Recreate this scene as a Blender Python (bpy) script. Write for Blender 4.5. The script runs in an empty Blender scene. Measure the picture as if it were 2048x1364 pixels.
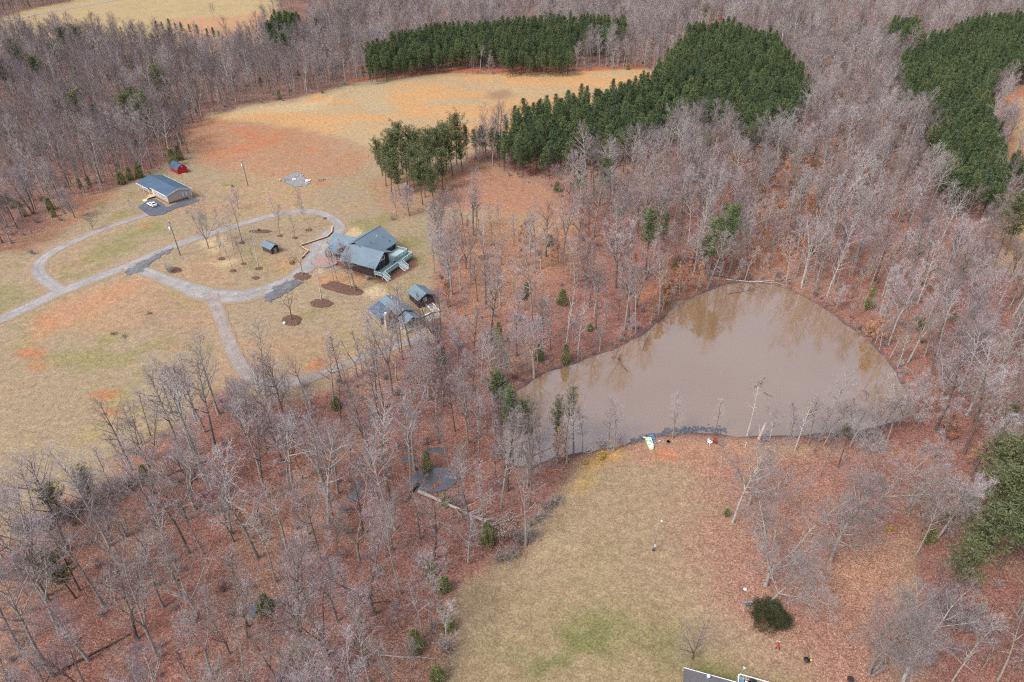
import bpy, bmesh, math, random
import numpy as np
from mathutils import Vector, Matrix
R = math.radians
sc = bpy.context.scene
COL = sc.collection

# ------------------------------------------------------------------ camera, sky, sun, exposure
FPX, CAMH, TH = 1365.33, 108.0, R(34)
cam_d = bpy.data.cameras.new('camera'); cam_d.lens = 24; cam_d.sensor_width = 36
cam_d.clip_start = 1; cam_d.clip_end = 9000
cam = bpy.data.objects.new('camera', cam_d); COL.objects.link(cam)
cam.location = (0, 0, CAMH); cam.rotation_euler = (R(90) - TH, 0, 0)
sc.camera = cam
SUN_EL, SUN_AZ = R(50), R(-130)
world = bpy.data.worlds.new('World'); sc.world = world; world.use_nodes = True
wn = world.node_tree; wn.nodes.clear()
sky = wn.nodes.new('ShaderNodeTexSky'); sky.sky_type = 'NISHITA'; sky.sun_disc = False
sky.sun_elevation = SUN_EL; sky.sun_rotation = SUN_AZ
sky.air_density = 1.0; sky.dust_density = 4.0; sky.ozone_density = 1.0
hs = wn.nodes.new('ShaderNodeHueSaturation'); hs.inputs['Saturation'].default_value = 0.62
bg = wn.nodes.new('ShaderNodeBackground'); bg.inputs[1].default_value = 0.15
wo = wn.nodes.new('ShaderNodeOutputWorld')
wn.links.new(sky.outputs[0], hs.inputs['Color']); wn.links.new(hs.outputs[0], bg.inputs[0]); wn.links.new(bg.outputs[0], wo.inputs[0])
sd = bpy.data.lights.new('sun', 'SUN'); sd.energy = 1.1; sd.angle = R(12); sd.color = (1, .965, .94)
so = bpy.data.objects.new('sun', sd); COL.objects.link(so)
so.rotation_euler = (R(90) - SUN_EL, 0, math.pi - SUN_AZ)
so.location = (0, 0, 200)
vs = sc.view_settings
vs.view_transform = 'Standard'; vs.look = 'None'; vs.gamma = 1; vs.use_curve_mapping = False; vs.exposure = 0.78
sc.cycles.max_bounces = 6; sc.cycles.diffuse_bounces = 4; sc.cycles.glossy_bounces = 2
sc.cycles.transparent_max_bounces = 4; sc.cycles.filter_width = 1.2; sc.cycles.use_denoising = False

# ------------------------------------------------------------------ pixel <-> world (photograph 2048 x 1364)
CT, ST = math.cos(TH), math.sin(TH)
def g(px, py, z=0.0):
    u = (px - 1024) / FPX; v = (682 - py) / FPX
    rz = -ST + v * CT
    t = (z - CAMH) / rz
    return u * t, (CT + v * ST) * t
def proj(x, y, z):
    f = y * CT - (z - CAMH) * ST
    up = y * ST + (z - CAMH) * CT
    return 1024 + FPX * x / f, 682 - FPX * up / f

def seg_sd(X, Y, poly):
    """signed distance to a closed polygon, positive outside"""
    P = np.asarray(poly, float); X = np.asarray(X, float); Y = np.asarray(Y, float)
    best = np.full(X.shape, 1e18); inside = np.zeros(X.shape, bool)
    n = len(P)
    for i in range(n):
        ax, ay = P[i]; bx, by = P[(i + 1) % n]
        dx, dy = bx - ax, by - ay
        L = dx * dx + dy * dy + 1e-12
        t = np.clip(((X - ax) * dx + (Y - ay) * dy) / L, 0, 1)
        d = (X - ax - t * dx) ** 2 + (Y - ay - t * dy) ** 2
        best = np.minimum(best, d)
        c = ((ay > Y) != (by > Y))
        with np.errstate(divide='ignore', invalid='ignore'):
            xi = (bx - ax) * (Y - ay) / (by - ay + (1e-12 if by == ay else 0)) + ax
        inside ^= (c & (X < xi))
    d = np.sqrt(best)
    return np.where(inside, -d, d)
def line_d(X, Y, pts):
    P = np.asarray(pts, float); best = np.full(np.shape(X), 1e18)
    for i in range(len(P) - 1):
        ax, ay = P[i]; bx, by = P[i + 1]; dx, dy = bx - ax, by - ay
        t = np.clip(((X - ax) * dx + (Y - ay) * dy) / (dx * dx + dy * dy + 1e-9), 0, 1)
        best = np.minimum(best, (X - ax - t * dx) ** 2 + (Y - ay - t * dy) ** 2)
    return np.sqrt(best)
def chaikin(P, n=2, closed=True):
    P = [tuple(p) for p in P]
    for _ in range(n):
        Q = []
        m = len(P)
        rng = range(m) if closed else range(m - 1)
        if not closed: Q.append(P[0])
        for i in rng:
            a, b = P[i], P[(i + 1) % m]
            Q.append((a[0] * .75 + b[0] * .25, a[1] * .75 + b[1] * .25)); Q.append((a[0] * .25 + b[0] * .75, a[1] * .25 + b[1] * .75))
        if not closed: Q.append(P[-1])
        P = Q
    return P

PX_POND = [(1045,778),(1078,757),(1120,738),(1190,716),(1240,698),(1290,668),(1330,640),(1350,612),(1334,602),(1374,604),(1410,586),(1450,572),(1500,567),
           (1560,574),(1620,602),(1680,642),(1740,690),(1778,727),(1800,770),(1815,810),(1800,842),(1740,856),(1650,864),(1570,872),(1500,872),(1440,866),
           (1380,862),(1330,866),(1290,874),(1240,888),(1190,897),(1150,908),(1100,914),(1065,926),(1024,930),(1008,900),(1012,850),(1020,808)]
POND = chaikin([g(*p) for p in PX_POND], 1)
PX_POOL = [(830,956),(850,946),(880,944),(906,954),(902,968),(872,978),(840,974)]
def smooth(t):
    t = np.clip(t, 0, 1); return t * t * (3 - 2 * t)
POOLC = g(868, 960, 2.6)
def hgt(x, y):
    x = np.asarray(x, float); y = np.asarray(y, float)
    d = seg_sd(x, y, POND)
    wob = 0.5 * np.sin(x * .31 + y * .17) * np.sin(x * .13 - y * .37 + 1) + .25 * np.sin(x * .83 + 2) * np.sin(y * .71)
    dd = d + wob
    z = np.where(dd < 0, np.maximum(dd * .35, -1.6), .8 * (1 - np.exp(-np.maximum(dd, 0) / 2.2)))
    o = np.maximum(d, 0)
    z = z + 4.6 * smooth((o - 2) / 72)
    z = z + smooth((o - 10) / 60) * (.8 * np.sin(x / 47 + 1.3) * np.sin(y / 39) + .25 * np.sin(x / 11 + y / 17) )
    z = z + smooth((np.hypot(x, y) - 260) / 300) * 2.2 * np.sin(x / 120 + .6) * np.cos(y / 95)
    q = np.exp(-((x - POOLC[0]) ** 2 + (y - POOLC[1]) ** 2) / (2 * 5.5 ** 2))
    z = z * (1 - q) + (2.0 + .24 * np.sin(x * 1.1 + y * .7 + 1) * np.sin(y * 1.5 - x * .5) + .12 * np.sin(x * 3.1) * np.sin(y * 2.7)) * q
    return z
def hz(x, y): return float(hgt(np.array([x]), np.array([y]))[0])
_cache = {}
def gp(px, py, up=0.0):
    """the ground point (or the point `up` metres above it) seen at a photograph pixel"""
    k = (px, py, up)
    if k in _cache: return _cache[k]
    z = 4.0
    for _ in range(14):
        x, y = g(px, py, z + up)
        z = .5 * z + .5 * hz(x, y)
    x, y = g(px, py, z + up)
    _cache[k] = (x, y, z); return _cache[k]
def gpoly(P, up=0.0): return [gp(px, py, up)[:2] for px, py in P]

# ------------------------------------------------------------------ value noise for painting and scattering
def vnoise(x, y, s, seed=0):
    rs = np.random.RandomState(seed); T = rs.rand(256, 256)
    X = np.asarray(x) / s + 1000.5; Y = np.asarray(y) / s + 1000.5
    xi = np.floor(X).astype(int); yi = np.floor(Y).astype(int); fx = X - xi; fy = Y - yi
    fx = fx * fx * (3 - 2 * fx); fy = fy * fy * (3 - 2 * fy)
    a = T[xi & 255, yi & 255]; b = T[(xi + 1) & 255, yi & 255]; c = T[xi & 255, (yi + 1) & 255]; d = T[(xi + 1) & 255, (yi + 1) & 255]
    return (a * (1 - fx) + b * fx) * (1 - fy) + (c * (1 - fx) + d * fx) * fy
def fbm(x, y, s, seed=0, o=4):
    t = 0; w = 0; a = 1.
    for k in range(o):
        t = t + a * vnoise(x, y, s / 2 ** k, seed + k); w += a; a *= .55
    return t / w

# ------------------------------------------------------------------ materials
MATS = {}
def new_mat(name):
    m = bpy.data.materials.new(name); m.use_nodes = True
    nt = m.node_tree; b = nt.nodes['Principled BSDF']; MATS[name] = m
    return m, nt, b
def nd(nt, t, **kw):
    n = nt.nodes.new(t)
    for k, v in kw.items(): setattr(n, k, v)
    return n
def mixc(nt, fac, a, b, blend='MIX'):
    n = nd(nt, 'ShaderNodeMix', data_type='RGBA', blend_type=blend)
    for s, v in ((0, fac), (6, a), (7, b)):
        if isinstance(v, (int, float)): n.inputs[s].default_value = v
        elif isinstance(v, tuple): n.inputs[s].default_value = (*v, 1) if len(v) == 3 else v
        else: nt.links.new(v, n.inputs[s])
    return n.outputs[2]
def noise(nt, scale, detail=4, rough=.6, vec=None, dist=0.0):
    n = nd(nt, 'ShaderNodeTexNoise'); n.inputs['Scale'].default_value = scale; n.inputs['Detail'].default_value = detail
    n.inputs['Roughness'].default_value = rough; n.inputs['Distortion'].default_value = dist
    if vec is not None: nt.links.new(vec, n.inputs['Vector'])
    return n.outputs[0]
def ramp(nt, fac, stops, interp='LINEAR'):
    r = nd(nt, 'ShaderNodeValToRGB'); r.color_ramp.interpolation = interp
    el = r.color_ramp.elements
    while len(el) < len(stops): el.new(.5)
    for e, (p, c) in zip(el, stops):
        e.position = p; e.color = (c, c, c, 1) if isinstance(c, (int, float)) else (*c, 1)
    nt.links.new(fac, r.inputs[0]); return r.outputs[0]
def geo(nt): return nd(nt, 'ShaderNodeNewGeometry').outputs['Position']
def objc(nt): return nd(nt, 'ShaderNodeTexCoord').outputs['Object']
def bump(nt, b, h, strength=.4, dist=.05):
    n = nd(nt, 'ShaderNodeBump'); n.inputs['Strength'].default_value = strength; n.inputs['Distance'].default_value = dist
    nt.links.new(h, n.inputs['Height']); nt.links.new(n.outputs[0], b.inputs['Normal'])
def flat(name, c, rough=.7, var=.25, scale=3., c2=None, spec=.3, metal=0, fine=None):
    m, nt, b = new_mat(name)
    p = geo(nt)
    f = ramp(nt, noise(nt, scale, 5, .65, p), [(.3, 0.), (.7, 1.)])
    a = tuple(x * (1 - var) for x in c); bb = c2 or tuple(min(1, x * (1 + var)) for x in c)
    col = mixc(nt, f, a, bb)
    if fine:
        f2 = ramp(nt, noise(nt, fine, 3, .7, p), [(.35, .6), (.65, 1.25)])
        col = mixc(nt, 1., col, f2, 'MULTIPLY')
    nt.links.new(col, b.inputs['Base Color']); b.inputs['Roughness'].default_value = rough
    b.inputs['Specular IOR Level'].default_value = spec; b.inputs['Metallic'].default_value = metal
    return m

def ground_mat():
    m, nt, b = new_mat('ground')
    p = geo(nt)
    at = nd(nt, 'ShaderNodeAttribute', attribute_name='tone')
    col = at.outputs['Color']; lit = at.outputs['Alpha']
    # leaf litter: fine speckle of pale and dark leaves; grass: softer tufts
    n1 = noise(nt, 2.6, 6, .78, p)
    n2 = noise(nt, .55, 5, .7, p)
    n3 = noise(nt, 7.5, 3, .8, p)
    sp = ramp(nt, n1, [(.36, .38), (.5, .95), (.62, 1.65)])
    sp2 = ramp(nt, n2, [(.25, .76), (.5, 1.), (.75, 1.25)])
    sp3 = ramp(nt, n3, [(.36, .4), (.5, .95), (.62, 1.8)])
    grass = mixc(nt, 1., mixc(nt, 1., col, sp2, 'MULTIPLY'), mixc(nt, .5, (1, 1, 1), sp, 'MIX'), 'MULTIPLY')
    litter = mixc(nt, 1., mixc(nt, 1., mixc(nt, .8, (1, 1, 1), sp, 'MIX'), sp3, 'MULTIPLY'), mixc(nt, 1., col, sp2, 'MULTIPLY'), 'MULTIPLY')
    hue = ramp(nt, noise(nt, 1.1, 5, .75, p), [(.35, (1.0, .93, .92)), (.65, (1.03, 1.04, .98))])
    c = mixc(nt, lit, grass, litter)
    c = mixc(nt, 1., c, hue, 'MULTIPLY')
    nt.links.new(c, b.inputs['Base Color']); b.inputs['Roughness'].default_value = 1.; b.inputs['Specular IOR Level'].default_value = .1
    bump(nt, b, n1, .6, .15)
    return m
ground_mat()

def bark_mat(name, tones, fine=1.):
    """tones vary from tree to tree through the object's own random value"""
    m, nt, b = new_mat(name)
    oi = nd(nt, 'ShaderNodeObjectInfo').outputs['Random']
    c = ramp(nt, oi, [(i / (len(tones) - 1), t) for i, t in enumerate(tones)])
    n = ramp(nt, noise(nt, 1.4, 5, .7, objc(nt)), [(.3, .62), (.7, 1.35)])
    c = mixc(nt, fine, c, n, 'MULTIPLY')
    nt.links.new(c, b.inputs['Base Color']); b.inputs['Roughness'].default_value = .95; b.inputs['Specular IOR Level'].default_value = .15
    return m
bark_mat('bark', [(.14,.11,.095), (.22,.19,.17), (.31,.28,.25), (.42,.395,.355), (.25,.22,.195), (.12,.095,.085)])
bark_mat('twig', [(.20,.15,.145), (.30,.245,.26), (.37,.315,.335), (.45,.405,.41), (.30,.235,.225), (.36,.325,.30), (.24,.175,.165)], .5)
bark_mat('twig_dark', [(.125,.095,.105), (.19,.15,.165), (.25,.205,.225), (.17,.125,.13), (.30,.25,.265)], .5)  # twig tones darkened to stand in for shading in the western wood
bark_mat('twig_grey', [(.20,.165,.165), (.27,.23,.225), (.235,.195,.19), (.31,.27,.265)], .5)
bark_mat('pine_bark', [(.11,.08,.065), (.17,.125,.10)])
def leaf_mat(name, tones, sub=.0):
    m, nt, b = new_mat(name)
    oi = nd(nt, 'ShaderNodeObjectInfo').outputs['Random']
    c = ramp(nt, oi, [(i / (len(tones) - 1), t) for i, t in enumerate(tones)])
    n = ramp(nt, noise(nt, .9, 4, .7, objc(nt)), [(.3, .55), (.7, 1.5)])
    c = mixc(nt, 1., c, n, 'MULTIPLY')
    nt.links.new(c, b.inputs['Base Color']); b.inputs['Roughness'].default_value = .8; b.inputs['Specular IOR Level'].default_value = .2
    return m
leaf_mat('loblolly_needles', [(.055,.085,.042), (.082,.122,.052), (.112,.150,.062), (.130,.155,.066), (.070,.112,.060), (.095,.122,.050)])
leaf_mat('virginia_needles', [(.125,.138,.060), (.105,.125,.058), (.145,.152,.066)])
leaf_mat('cedar_needles', [(.175,.200,.076), (.205,.218,.082), (.155,.172,.080)])
leaf_mat('russet_leaves', [(.40,.18,.095), (.46,.235,.12), (.35,.15,.085), (.43,.26,.16)])
leaf_mat('rust_needles', [(.33,.12,.06), (.30,.11,.06)])
leaf_mat('yew_leaves', [(.055,.06,.025), (.05,.055,.025)])
leaf_mat('yellow_blossom', [(.50,.34,.06), (.42,.30,.06)])
leaf_mat('pale_leaves', [(.50,.36,.25), (.46,.34,.26)])

flat('gravel', (.31,.285,.265), .95, .2, .3, fine=2.6)
def drive_mat(name, c, edge):
    m, nt, b = new_mat(name); p = geo(nt)
    at = nd(nt, 'ShaderNodeAttribute', attribute_name='rut').outputs['Fac']
    n = noise(nt, .9, 6, .75, p, .4); a1 = nd(nt, 'ShaderNodeMath', operation='ADD'); nt.links.new(at, a1.inputs[0]); nt.links.new(n, a1.inputs[1])
    f = ramp(nt, a1.outputs[0], [(.50, 0.), (.95, 1.)])
    base = mixc(nt, ramp(nt, noise(nt, .25, 5, .6, p), [(.35, 0.), (.65, 1.)]), tuple(x * .82 for x in c), tuple(x * 1.15 for x in c))
    col = mixc(nt, f, edge, base); col = mixc(nt, 1., col, ramp(nt, noise(nt, 3., 4, .75, p), [(.35, .62), (.65, 1.3)]), 'MULTIPLY')
    nt.links.new(col, b.inputs['Base Color']); b.inputs['Roughness'].default_value = .97; b.inputs['Specular IOR Level'].default_value = .15
drive_mat('gravel_lane', (.305,.292,.288), (.29,.215,.145)); drive_mat('dirt_lane', (.30,.262,.245), (.30,.21,.14))
flat('old_asphalt', (.150,.150,.160), .85, .3, .5, fine=4)
flat('dark_asphalt', (.105,.118,.15), .85, .12, .5, fine=4)
flat('track_dirt', (.30,.235,.20), .95, .18, .4, fine=3)
flat('mulch', (.140,.078,.056), 1., .35, 1.5, fine=6)
flat('concrete', (.40,.35,.30), .9, .15, .8, fine=5)
flat('white_concrete', (.66,.62,.56), .9, .08, 1, fine=5)
flat('patio_brick', (.36,.235,.21), .9, .12, 2, fine=6)
flat('white_paint', (.80,.80,.80), .5, .03, 2)
flat('cream_trim', (.74,.73,.70), .6, .04, 2)
flat('tan_siding', (.40,.345,.315), .8, .05, .8)
flat('brick_red', (.25,.11,.08), .95, .25, 2.5, fine=5)
flat('dark_brown_wood', (.045,.026,.026), .8, .3, 2, fine=6)
flat('brown_log', (.10,.06,.05), .8, .3, 2, fine=6)
flat('barn_red', (.42,.02,.028), .6, .12, 2)
flat('deck_green', (.36,.46,.46), .7, .07, 1.2)
flat('deck_rail', (.24,.36,.38), .7, .07, 1.2)
flat('deck_rail_top', (.64,.69,.69), .6, .04, 1.2)
flat('new_lumber', (.55,.40,.24), .8, .12, 2)
flat('grey_wood', (.29,.25,.22), .9, .25, 2)
flat('weathered_log', (.40,.35,.31), .95, .2, 1.2)
flat('wet_log', (.07,.05,.04), .6, .3, 1.2)
flat('bank_rock', (.11,.115,.135), .7, .4, 2.5, fine=5)
flat('stone', (.42,.35,.30), .95, .35, 2.2, fine=5)
flat('metal_grey', (.45,.47,.50), .4, .05, 2, metal=.6)
flat('transformer_grey', (.62,.66,.70), .5, .05, 2)
flat('pole_wood', (.19,.15,.13), .9, .2, 2)
flat('light_pole', (.27,.235,.20), .8, .2, 2)
flat('black_rubber', (.02,.02,.022), .8, .2, 2)
flat('car_white', (.78,.79,.80), .25, .01, 2, spec=.5)
flat('black_iron', (.03,.03,.032), .6, .2, 2)
flat('teal_plastic', (.05,.20,.20), .5, .08, 2)
flat('blue_plastic', (.14,.28,.44), .5, .1, 2)
flat('red_plastic', (.50,.03,.03), .5, .1, 2)
flat('dark_red_plastic', (.20,.03,.03), .6, .15, 2)
flat('boat_green', (.56,.68,.52), .5, .08, 2)
flat('boat_blue', (.13,.20,.27), .5, .12, 2)
flat('yellow_plastic', (.65,.50,.05), .5, .1, 2)
flat('tan_wood_pile', (.48,.33,.20), .9, .3, 2)
flat('debris_grey', (.25,.245,.255), .9, .3, .8, fine=2)
def glass_mat():
    m, nt, b = new_mat('window_glass'); b.inputs['Base Color'].default_value = (.035, .045, .06, 1)
    b.inputs['Roughness'].default_value = .08; b.inputs['Specular IOR Level'].default_value = .7
glass_mat()
def roof_mat(name, c, c2):
    m, nt, b = new_mat(name); p = objc(nt)
    f = ramp(nt, noise(nt, 5.5, 2, .8, p), [(.35, 0.), (.65, 1.)])
    col = mixc(nt, f, c, c2)
    w = nd(nt, 'ShaderNodeTexWave', wave_type='BANDS', bands_direction='Z'); w.inputs['Scale'].default_value = 2.2; w.inputs['Distortion'].default_value = .6
    nt.links.new(p, w.inputs['Vector'])
    col = mixc(nt, 1., col, ramp(nt, w.outputs[0], [(.0, .82), (.25, 1.03)]), 'MULTIPLY')
    f2 = ramp(nt, noise(nt, .25, 4, .6, p), [(.3, .88), (.7, 1.12)])
    col = mixc(nt, 1., col, f2, 'MULTIPLY')
    nt.links.new(col, b.inputs['Base Color']); b.inputs['Roughness'].default_value = .85; b.inputs['Specular IOR Level'].default_value = .25
roof_mat('shingle_teal', (.105,.158,.200), (.180,.235,.280))
roof_mat('shingle_blue', (.045,.085,.135), (.085,.135,.195))
roof_mat('shingle_grey', (.13,.115,.125), (.20,.18,.185))
def water_mat():
    m, nt, b = new_mat('pond_water'); p = geo(nt)
    c = mixc(nt, ramp(nt, noise(nt, .035, 4, .5, p), [(.35, 0.), (.65, 1.)]), (.235,.138,.070), (.260,.162,.092))
    nt.links.new(c, b.inputs['Base Color']); b.inputs['Roughness'].default_value = .05; b.inputs['IOR'].default_value = 3.6
    mp = nd(nt, 'ShaderNodeMapping'); mp.inputs['Scale'].default_value = (1., 2.2, 1.); nt.links.new(p, mp.inputs['Vector'])
    bump(nt, b, noise(nt, 1.6, 3, .6, mp.outputs[0]), .012, .05)
    m, nt, b = new_mat('creek_water'); b.inputs['Base Color'].default_value = (.05, .042, .042, 1); b.inputs['Roughness'].default_value = .03; b.inputs['IOR'].default_value = 3.4; p = geo(nt)
    bump(nt, b, noise(nt, 2.2, 4, .8, p), .8, .12)
water_mat()

# ------------------------------------------------------------------ object helpers
def link(o, parent=None):
    COL.objects.link(o)
    if parent is not None: o.parent = parent
    return o
def tag(o, label=None, cat=None, group=None, kind=None):
    if label: o['label'] = label
    if cat: o['category'] = cat
    if group: o['group'] = group
    if kind: o['kind'] = kind
    return o
def empty(name, loc, rz, label, cat, group=None):
    o = bpy.data.objects.new(name, None); o.empty_display_size = .3
    o.location = loc; o.rotation_euler = (0, 0, rz); link(o)
    return tag(o, label, cat, group)
def mesh_np(name, verts, faces_flat, counts, mats, midx=None, smooth_=False):
    me = bpy.data.meshes.new(name)
    verts = np.asarray(verts, np.float32); nv = len(verts)
    counts = np.asarray(counts, np.int32); ff = np.asarray(faces_flat, np.int32)
    me.vertices.add(nv); me.vertices.foreach_set('co', verts.ravel())
    me.loops.add(len(ff)); me.loops.foreach_set('vertex_index', ff)
    me.polygons.add(len(counts)); st = np.zeros(len(counts), np.int32); st[1:] = np.cumsum(counts)[:-1]
    me.polygons.foreach_set('loop_start', st); me.polygons.foreach_set('loop_total', counts)
    if midx is not None: me.polygons.foreach_set('material_index', np.asarray(midx, np.int32))
    if smooth_: me.polygons.foreach_set('use_smooth', np.ones(len(counts), bool))
    for m in mats: me.materials.append(MATS[m])
    me.update(calc_edges=True); me.validate(clean_customdata=False)
    return me
class MB:
    """collects shapes for ONE mesh object"""
    def __init__(s): s.v = []; s.f = []
    def box(s, x0, x1, y0, y1, z0, z1, M=None):
        i = len(s.v)
        P = [(x0,y0,z0),(x1,y0,z0),(x1,y1,z0),(x0,y1,z0),(x0,y0,z1),(x1,y0,z1),(x1,y1,z1),(x0,y1,z1)]
        if M is not None: P = [tuple(M @ Vector(p)) for p in P]
        s.v += P
        s.f += [(i,i+3,i+2,i+1),(i+4,i+5,i+6,i+7),(i,i+1,i+5,i+4),(i+1,i+2,i+6,i+5),(i+2,i+3,i+7,i+6),(i+3,i,i+4,i+7)]
        return s
    def poly(s, P):
        i = len(s.v); s.v += [tuple(p) for p in P]; s.f.append(tuple(range(i, i + len(P)))); return s
    def slab(s, P, t, d=(0, 0, -1)):
        """thick plate: polygon P extruded along d by t"""
        n = len(P); i = len(s.v); d = Vector(d) * t
        s.v += [tuple(p) for p in P] + [tuple(Vector(p) + d) for p in P]
        s.f.append(tuple(range(i, i + n))); s.f.append(tuple(reversed(range(i + n, i + 2 * n))))
        for k in range(n): s.f.append((i + k, i + n + k, i + n + (k + 1) % n, i + (k + 1) % n))
        return s
    def tube(s, pts, rad, n=8, cap=True):
        pts = [Vector(p) for p in pts]; i0 = len(s.v)
        if not isinstance(rad, (list, tuple)): rad = [rad] * len(pts)
        for k, p in enumerate(pts):
            d = (pts[min(k + 1, len(pts) - 1)] - pts[max(k - 1, 0)]).normalized()
            a = d.cross(Vector((0, 0, 1)) if abs(d.z) < .9 else Vector((1, 0, 0))).normalized(); b = d.cross(a)
            for j in range(n):
                t = 2 * math.pi * j / n
                s.v.append(tuple(p + (a * math.cos(t) + b * math.sin(t)) * rad[k]))
        for k in range(len(pts) - 1):
            for j in range(n):
                a_ = i0 + k * n + j; b_ = i0 + k * n + (j + 1) % n
                s.f.append((a_, b_, b_ + n, a_ + n))
        if cap:
            s.f.append(tuple(reversed(range(i0, i0 + n)))); e = i0 + (len(pts) - 1) * n; s.f.append(tuple(range(e, e + n)))
        return s
    def ball(s, c, r, n=10, m=7, sq=(1, 1, 1)):
        i0 = len(s.v)
        for a in range(m + 1):
            ph = math.pi * a / m
            for b in range(n):
                th = 2 * math.pi * b / n
                s.v.append((c[0] + r * sq[0] * math.sin(ph) * math.cos(th), c[1] + r * sq[1] * math.sin(ph) * math.sin(th), c[2] + r * sq[2] * math.cos(ph)))
        for a in range(m):
            for b in range(n):
                s.f.append((i0 + a * n + b, i0 + (a + 1) * n + b, i0 + (a + 1) * n + (b + 1) % n, i0 + a * n + (b + 1) % n))
        return s
    def build(s, name, mat, parent=None, sm=False, bev=0):
        me = bpy.data.meshes.new(name); me.from_pydata(s.v, [], s.f)
        for m in (mat if isinstance(mat, (list, tuple)) else [mat]): me.materials.append(MATS[m])
        if bev:
            bm = bmesh.new(); bm.from_mesh(me); bmesh.ops.bevel(bm, geom=bm.edges[:], offset=bev, segments=2, affect='EDGES', profile=.5); bm.to_mesh(me); bm.free()
        me.update()
        if sm: me.polygons.foreach_set('use_smooth', [True] * len(me.polygons))
        return link(bpy.data.objects.new(name, me), parent)
def box(name, mat, parent, x0, x1, y0, y1, z0, z1, M=None, bev=0): return MB().box(x0, x1, y0, y1, z0, z1, M).build(name, mat, parent, bev=bev)

# ------------------------------------------------------------------ regions of the place (traced, then put on the ground)
OPEN_A = gpoly([(-500,640),(-200,560),(0,500),(70,468),(130,440),(135,400),(225,385),(300,345),(352,322),(382,305),(370,280),(385,255),(412,240),(420,226),(500,210),(570,200),(640,188),
    (700,166),(760,156),(900,144),(1000,151),(1130,143),(1290,138),(1335,145),(1318,190),(1240,228),(1120,268),(1010,296),(940,306),(925,330),(960,326),(1010,345),(1100,385),(1138,425),(1140,458),(1060,474),
    (980,458),(905,445),(890,480),(880,520),(885,580),(900,610),(890,640),(850,668),(740,700),(700,730),(650,768),(560,792),(480,802),(430,790),(390,806),(330,855),(290,885),(240,920),(232,965),
    (200,985),(120,1005),(60,1045),(0,1078),(-250,1190),(-500,1100)])
OPEN_B = gpoly([(-80,60),(60,18),(250,-24),(560,-30),(545,60),(520,92),(430,104),(330,96),(200,84),(60,80)])
OPEN_C = gpoly([(2500,120),(2060,170),(2000,196),(1996,250),(2020,335),(2080,375),(2500,350)])
OPEN_C2 = gpoly([(2500,400),(2070,425),(2000,446),(1990,520),(2050,560),(2500,640)])
OPEN_D = gpoly([(860,1560),(885,1320),(900,1185),(960,1140),(1040,1095),(1075,1020),(1118,965),(1150,925),(1290,878),(1500,876),(1560,884),(1700,900),(1850,905),(1880,960),(1810,1060),(1840,1150),(1860,1250),(1830,1400),(1840,1560)])
PINES = [gpoly(P, 8) for P in ([(730,112),(800,80),(900,64),(1100,49),(1250,52),(1250,82),(1150,96),(1142,128),(1000,130),(990,112),(900,118),(740,142)],
    [(1005,292),(1012,245),(1140,208),(1230,188),(1300,160),(1340,115),(1385,62),(1450,54),(1550,84),(1602,150),(1620,192),(1585,240),(1575,285),(1500,285),(1440,232),(1350,262),(1260,292),(1200,312),(1100,322),(1030,322)],
    [(1790,132),(1850,92),(1960,48),(2048,28),(2350,-10),(2350,100),(2060,140),(1985,165),(1975,230),(1990,290),(2015,330),(2008,395),(1960,436),(1892,425),(1872,340),(1862,240),(1800,200)],
    [(1750,66),(1830,52),(1850,88),(1780,92)],
    [(2036,330),(2120,310),(2120,390),(2040,400)],
    [(535,60),(556,22),(600,-10),(645,-25),(650,10),(600,45),(575,80),(556,100)])]
PINES.append(gpoly([(1010,300),(1060,262),(1060,330),(1030,330)], 6))
RUSSET = [gpoly(P, 3) for P in ([(1440,300),(1560,300),(1640,330),(1740,380),(1760,450),(1640,440),(1560,420),(1440,400)], [(1590,200),(1680,220),(1780,270),(1790,380),(1680,370),(1600,300)],
    [(1640,10),(1840,0),(1840,60),(1660,70)], [(850,0),(900,0),(905,60),(860,60)], [(1280,570),(1380,540),(1420,575),(1340,600)], [(1460,440),(1640,440),(1640,520),(1500,520)])]
ROADS = {}   # name -> (pixel line with half widths in metres, material)
ROADS['gravel_drive'] = ([(-140,690,2.6),(0,640,2.6),(60,612,2.6),(110,588,2.7),(160,568,2.7),(220,545,2.6),(262,530,2.6),(310,508,2.4),(360,487,2.3),(420,467,2.2),(480,449,2.1),(530,434,2.1),(575,424,2.1),(620,421,2.1),(655,430,2.2),(678,448,2.4),(680,462,2.6)], 'gravel_lane')
ROADS['loop_drive'] = ([(120,580,2.2),(98,566,2.3),(82,553,2.2),(73,538,2.2),(82,520,2.1),(110,500,2.0),(150,482,1.9),(200,460,1.8),(250,443,1.7),(290,431,1.7),(300,425,1.8)], 'gravel_lane')
ROADS['house_drive'] = ([(255,532,2.4),(300,546,2.4),(335,560,2.4),(370,573,2.9),(410,588,3.9),(450,594,4.4),(490,592,4.2),(540,578,3.4),(590,556,3.1),(622,528,3.2),(634,508,4.2),(644,488,5.0),(658,472,4.2),(676,456,2.8)], 'gravel_lane')
ROADS['field_track'] = ([(418,590,3.2),(432,612,2.1),(443,640,1.8),(452,668,1.8),(464,700,1.9),(480,732,2.1),(505,758,2.5),(540,770,2.6),(590,764,2.2),(640,750,1.4),(690,730,1.4),(745,708,1.4),(800,690,1.5),(850,672,1.6)], 'dirt_lane')
ROADS['country_road'] = ([(-60,58,3.0),(30,38,3.0),(120,20,3.0),(200,6,3.0),(290,-12,3.0)], 'gravel_lane')
ROADLINES = {k: [gp(a, b)[:2] for a, b, w in v[0]] for k, v in ROADS.items()}

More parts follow.
